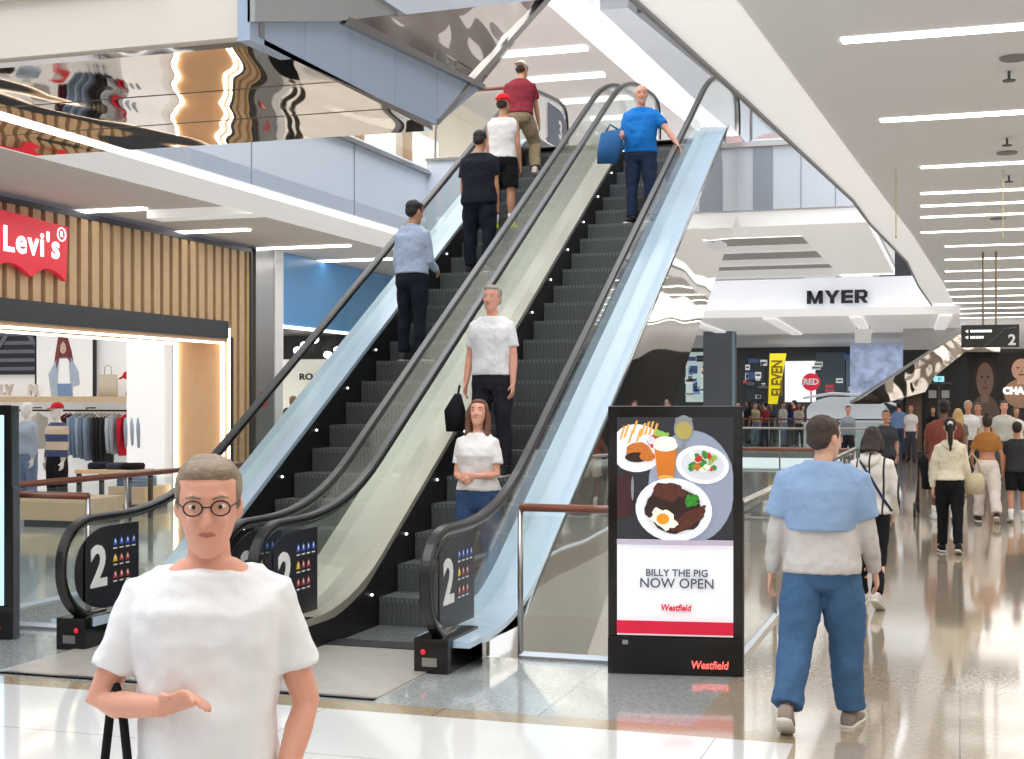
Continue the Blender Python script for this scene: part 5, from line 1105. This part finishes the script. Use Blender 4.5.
P9, i9 = make_person('bald man in bright blue tee and jeans descending the right escalator', on_step(643, 212, -4.05), 176, 1.80, 'm', 'pink', .011, 1.12, head=(22, 6), top=('tee', (30, 122, 205), .90), bot=('trousers', (40, 54, 78), 1.05), hair=('bald', (150, 140, 130)), armL=((.75, .15, -.9), (.55, .25, -.75)), armR=((.22, .1, -1), (-.2, .8, .0)), shoe=(34, 34, 38), belly=.03)
b9 = on_step(643, 212, -4.05)
tb = empty('tote_bag', (b9[0]-.36, b9[1]-.22, b9[2]+.78), 'blue tote bag held by the man in bright blue tee', 'bag', R(8))
q = MB(); q.loft([(V((-.04, 0, 0)), V((.13, 0, 0)), V((0, .05, 0))), (V((0, 0, .2)), V((.17, 0, .03)), V((0, .06, 0))), (V((.03, 0, .42)), V((.15, 0, .03)), V((0, .03, 0)))], 16, power=.6); q.build('bag_body', cloth(50, 100, 150), tb, smooth=True)
q = MB(); q.tube([(-.06, 0, .4), (0, 0, .5), (.12, 0, .42)], .012, 8); q.build('handle', cloth(40, 84, 130), tb, smooth=True)
y10 = 10.25+.4*5+.2
p10 = (gx(492, y10), y10, .231*5+.006)
make_person('grey haired man in white tee and dark trousers descending the right escalator', p10, 178, 1.80, 'm', 'pink', .0095, 1.0, head=(0, 0), top=('tee', (236, 236, 238), .93), bot=('trousers', (40, 38, 46)), hair=('short', (168, 160, 150)), armL=((.16, .02, -1), (.04, .2, -1)), armR=((.2, .0, -1), (.05, .25, -1)), shoe=(40, 40, 40))
q = MB(); q.loft([(V((0, 0, 0)), V((.08, 0, 0)), V((0, .1, 0))), (V((0, 0, .2)), V((.1, 0, 0)), V((0, .12, 0))), (V((.03, 0, .36)), V((.03, 0, 0)), V((0, .04, 0)))], 14); tbg = empty('carry_bag', (p10[0]-.34, p10[1]-.1, p10[2]+.42), 'black carry bag hanging from the hand of the grey haired man', 'bag')
q.build('bag_body', cloth(26, 28, 32), tbg, smooth=True); q = MB(); q.tube([(.03, 0, .34), (.05, 0, .44)], .012, 8); q.build('handle', BLACKM, tbg)
y11 = 10.25+.4*1+.2
p11 = (gx(478, y11), y11, .231*1+.006)
make_person('woman with auburn hair in white tee and jeans in front of the grey haired man', p11, 180, 1.64, 'f', 'pink', .0095, 1.12, head=(8, -10), top=('tee', (236, 232, 230), .96), bot=('trousers', (60, 82, 120), 1.05), hair=('long', (112, 72, 52)), armL=((.12, .12, -1), (-.45, .75, .0)), armR=((.12, .12, -1), (-.45, .75, -.1)), shoe=(60, 60, 60))
# shopper with back to us behind the left escalator
make_person('shopper in black top seen from behind beyond the left escalator deck', (gx(288, 21.2), 21.2, 0), 20, 1.72, 'm', 'pink', .014, 1.05, top=('shirt', (26, 26, 30)), bot=('trousers', (36, 38, 44)), hair=('short', (70, 54, 48)), hands=False)
make_person('person in dark brown coat standing behind the right escalator cladding', (gx(572, 24), 24, 0), 190, 1.72, 'm', 'brown', .018, 1.0, top=('shirt', (60, 50, 48)), bot=('trousers', (50, 46, 48)), hair=('short', (40, 30, 28)), hands=False)
# upper level shoppers
make_person('upper level shopper in dusty pink shirt above the left escalator rail', (gx(553, 27), 27, L2), 60, 1.75, 'm', 'tan', .02, .95, top=('shirt', (150, 120, 124)), bot=('trousers', (150, 140, 140)), hair=('short', (60, 50, 50)), hands=False)
make_person('upper level shopper with dark red hair behind the right landing balustrade', (gx(777, 27), 27, L2-.45), 20, 1.6, 'f', 'tan', .02, 1.0, top=('tee', (90, 40, 44)), bot=('trousers', (60, 60, 66)), hair=('bob', (70, 30, 30)), hands=False)

# ================================================================== light
def area(name, loc_, size, power, col=(1, 1, 1), rot=(0, 0, 0)):
    l = bpy.data.lights.new(name, 'AREA'); l.shape = 'RECTANGLE'; l.size, l.size_y = size; l.energy = power; l.color = col
    o = bpy.data.objects.new(name, l); COL.objects.link(o); o.location = loc_; o.rotation_euler = rot; return o
area('skylight', (-4.5, 11, 11.5), (12, 22), 2100, (.95, .97, 1))
area('walkway_light', (3.2, 8, CZ-.1), (6.5, 22), 520, (1, .96, .9))
area('walkway_light', (3.2, 32, CZ-.1), (5.5, 24), 420, (1, .96, .9))
area('left_gallery_light', (-10.4, 14, CZ-.05), (1.2, 20), 160, (1, .97, .93))
area('store_light', (-16.5, 18, 3.95), (7, 8), 190, (1, .98, .95))
area('far_light', (-5, 45, 9.5), (9, 12), 700, (.95, .97, 1))
area('middle_light', (-5, 26, CZ-.1), (5, 5), 110)
area('far_gallery_light', (-5, 57, 4.05), (14, 5), 260)
area('second_store_light', (-15, 28, 3.1), (4, 8), 200, (1, .95, .88))
area('upper_light', (-6, 36, 9.6), (12, 20), 380)
area('upper_left_light', (-10.7, 22, 9.6), (4, 20), 450, (1, .95, .9))
area('lower_light', (-4, 17, -.5), (6, 8), 420, (1, .95, .9))
area('near_light', (-3, 1.5, 8.5), (9, 8), 520, (.96, .97, 1))
wd = bpy.data.worlds.new('world'); SC.world = wd; wd.use_nodes = True
wb = wd.node_tree.nodes['Background']; wb.inputs[0].default_value = (.93, .96, 1, 1); wb.inputs[1].default_value = 1.15
# ================================================================== camera
cd = bpy.data.cameras.new('camera'); cam = bpy.data.objects.new('camera', cd); COL.objects.link(cam)
cam.location = (0, 0, CAMZ); cam.rotation_euler = (PI/2, 0, TH)
cd.sensor_width = 36; cd.lens = 36*FPX/1024; cd.shift_y = (HOR-379.5)/1024
SC.camera = cam
SC.view_settings.view_transform = 'Standard'; SC.view_settings.look = 'None'; SC.view_settings.exposure = 0.0
SC.cycles.max_bounces = 8; SC.cycles.transparent_max_bounces = 24; SC.cycles.use_denoising = True; SC.cycles.sample_clamp_indirect = 4
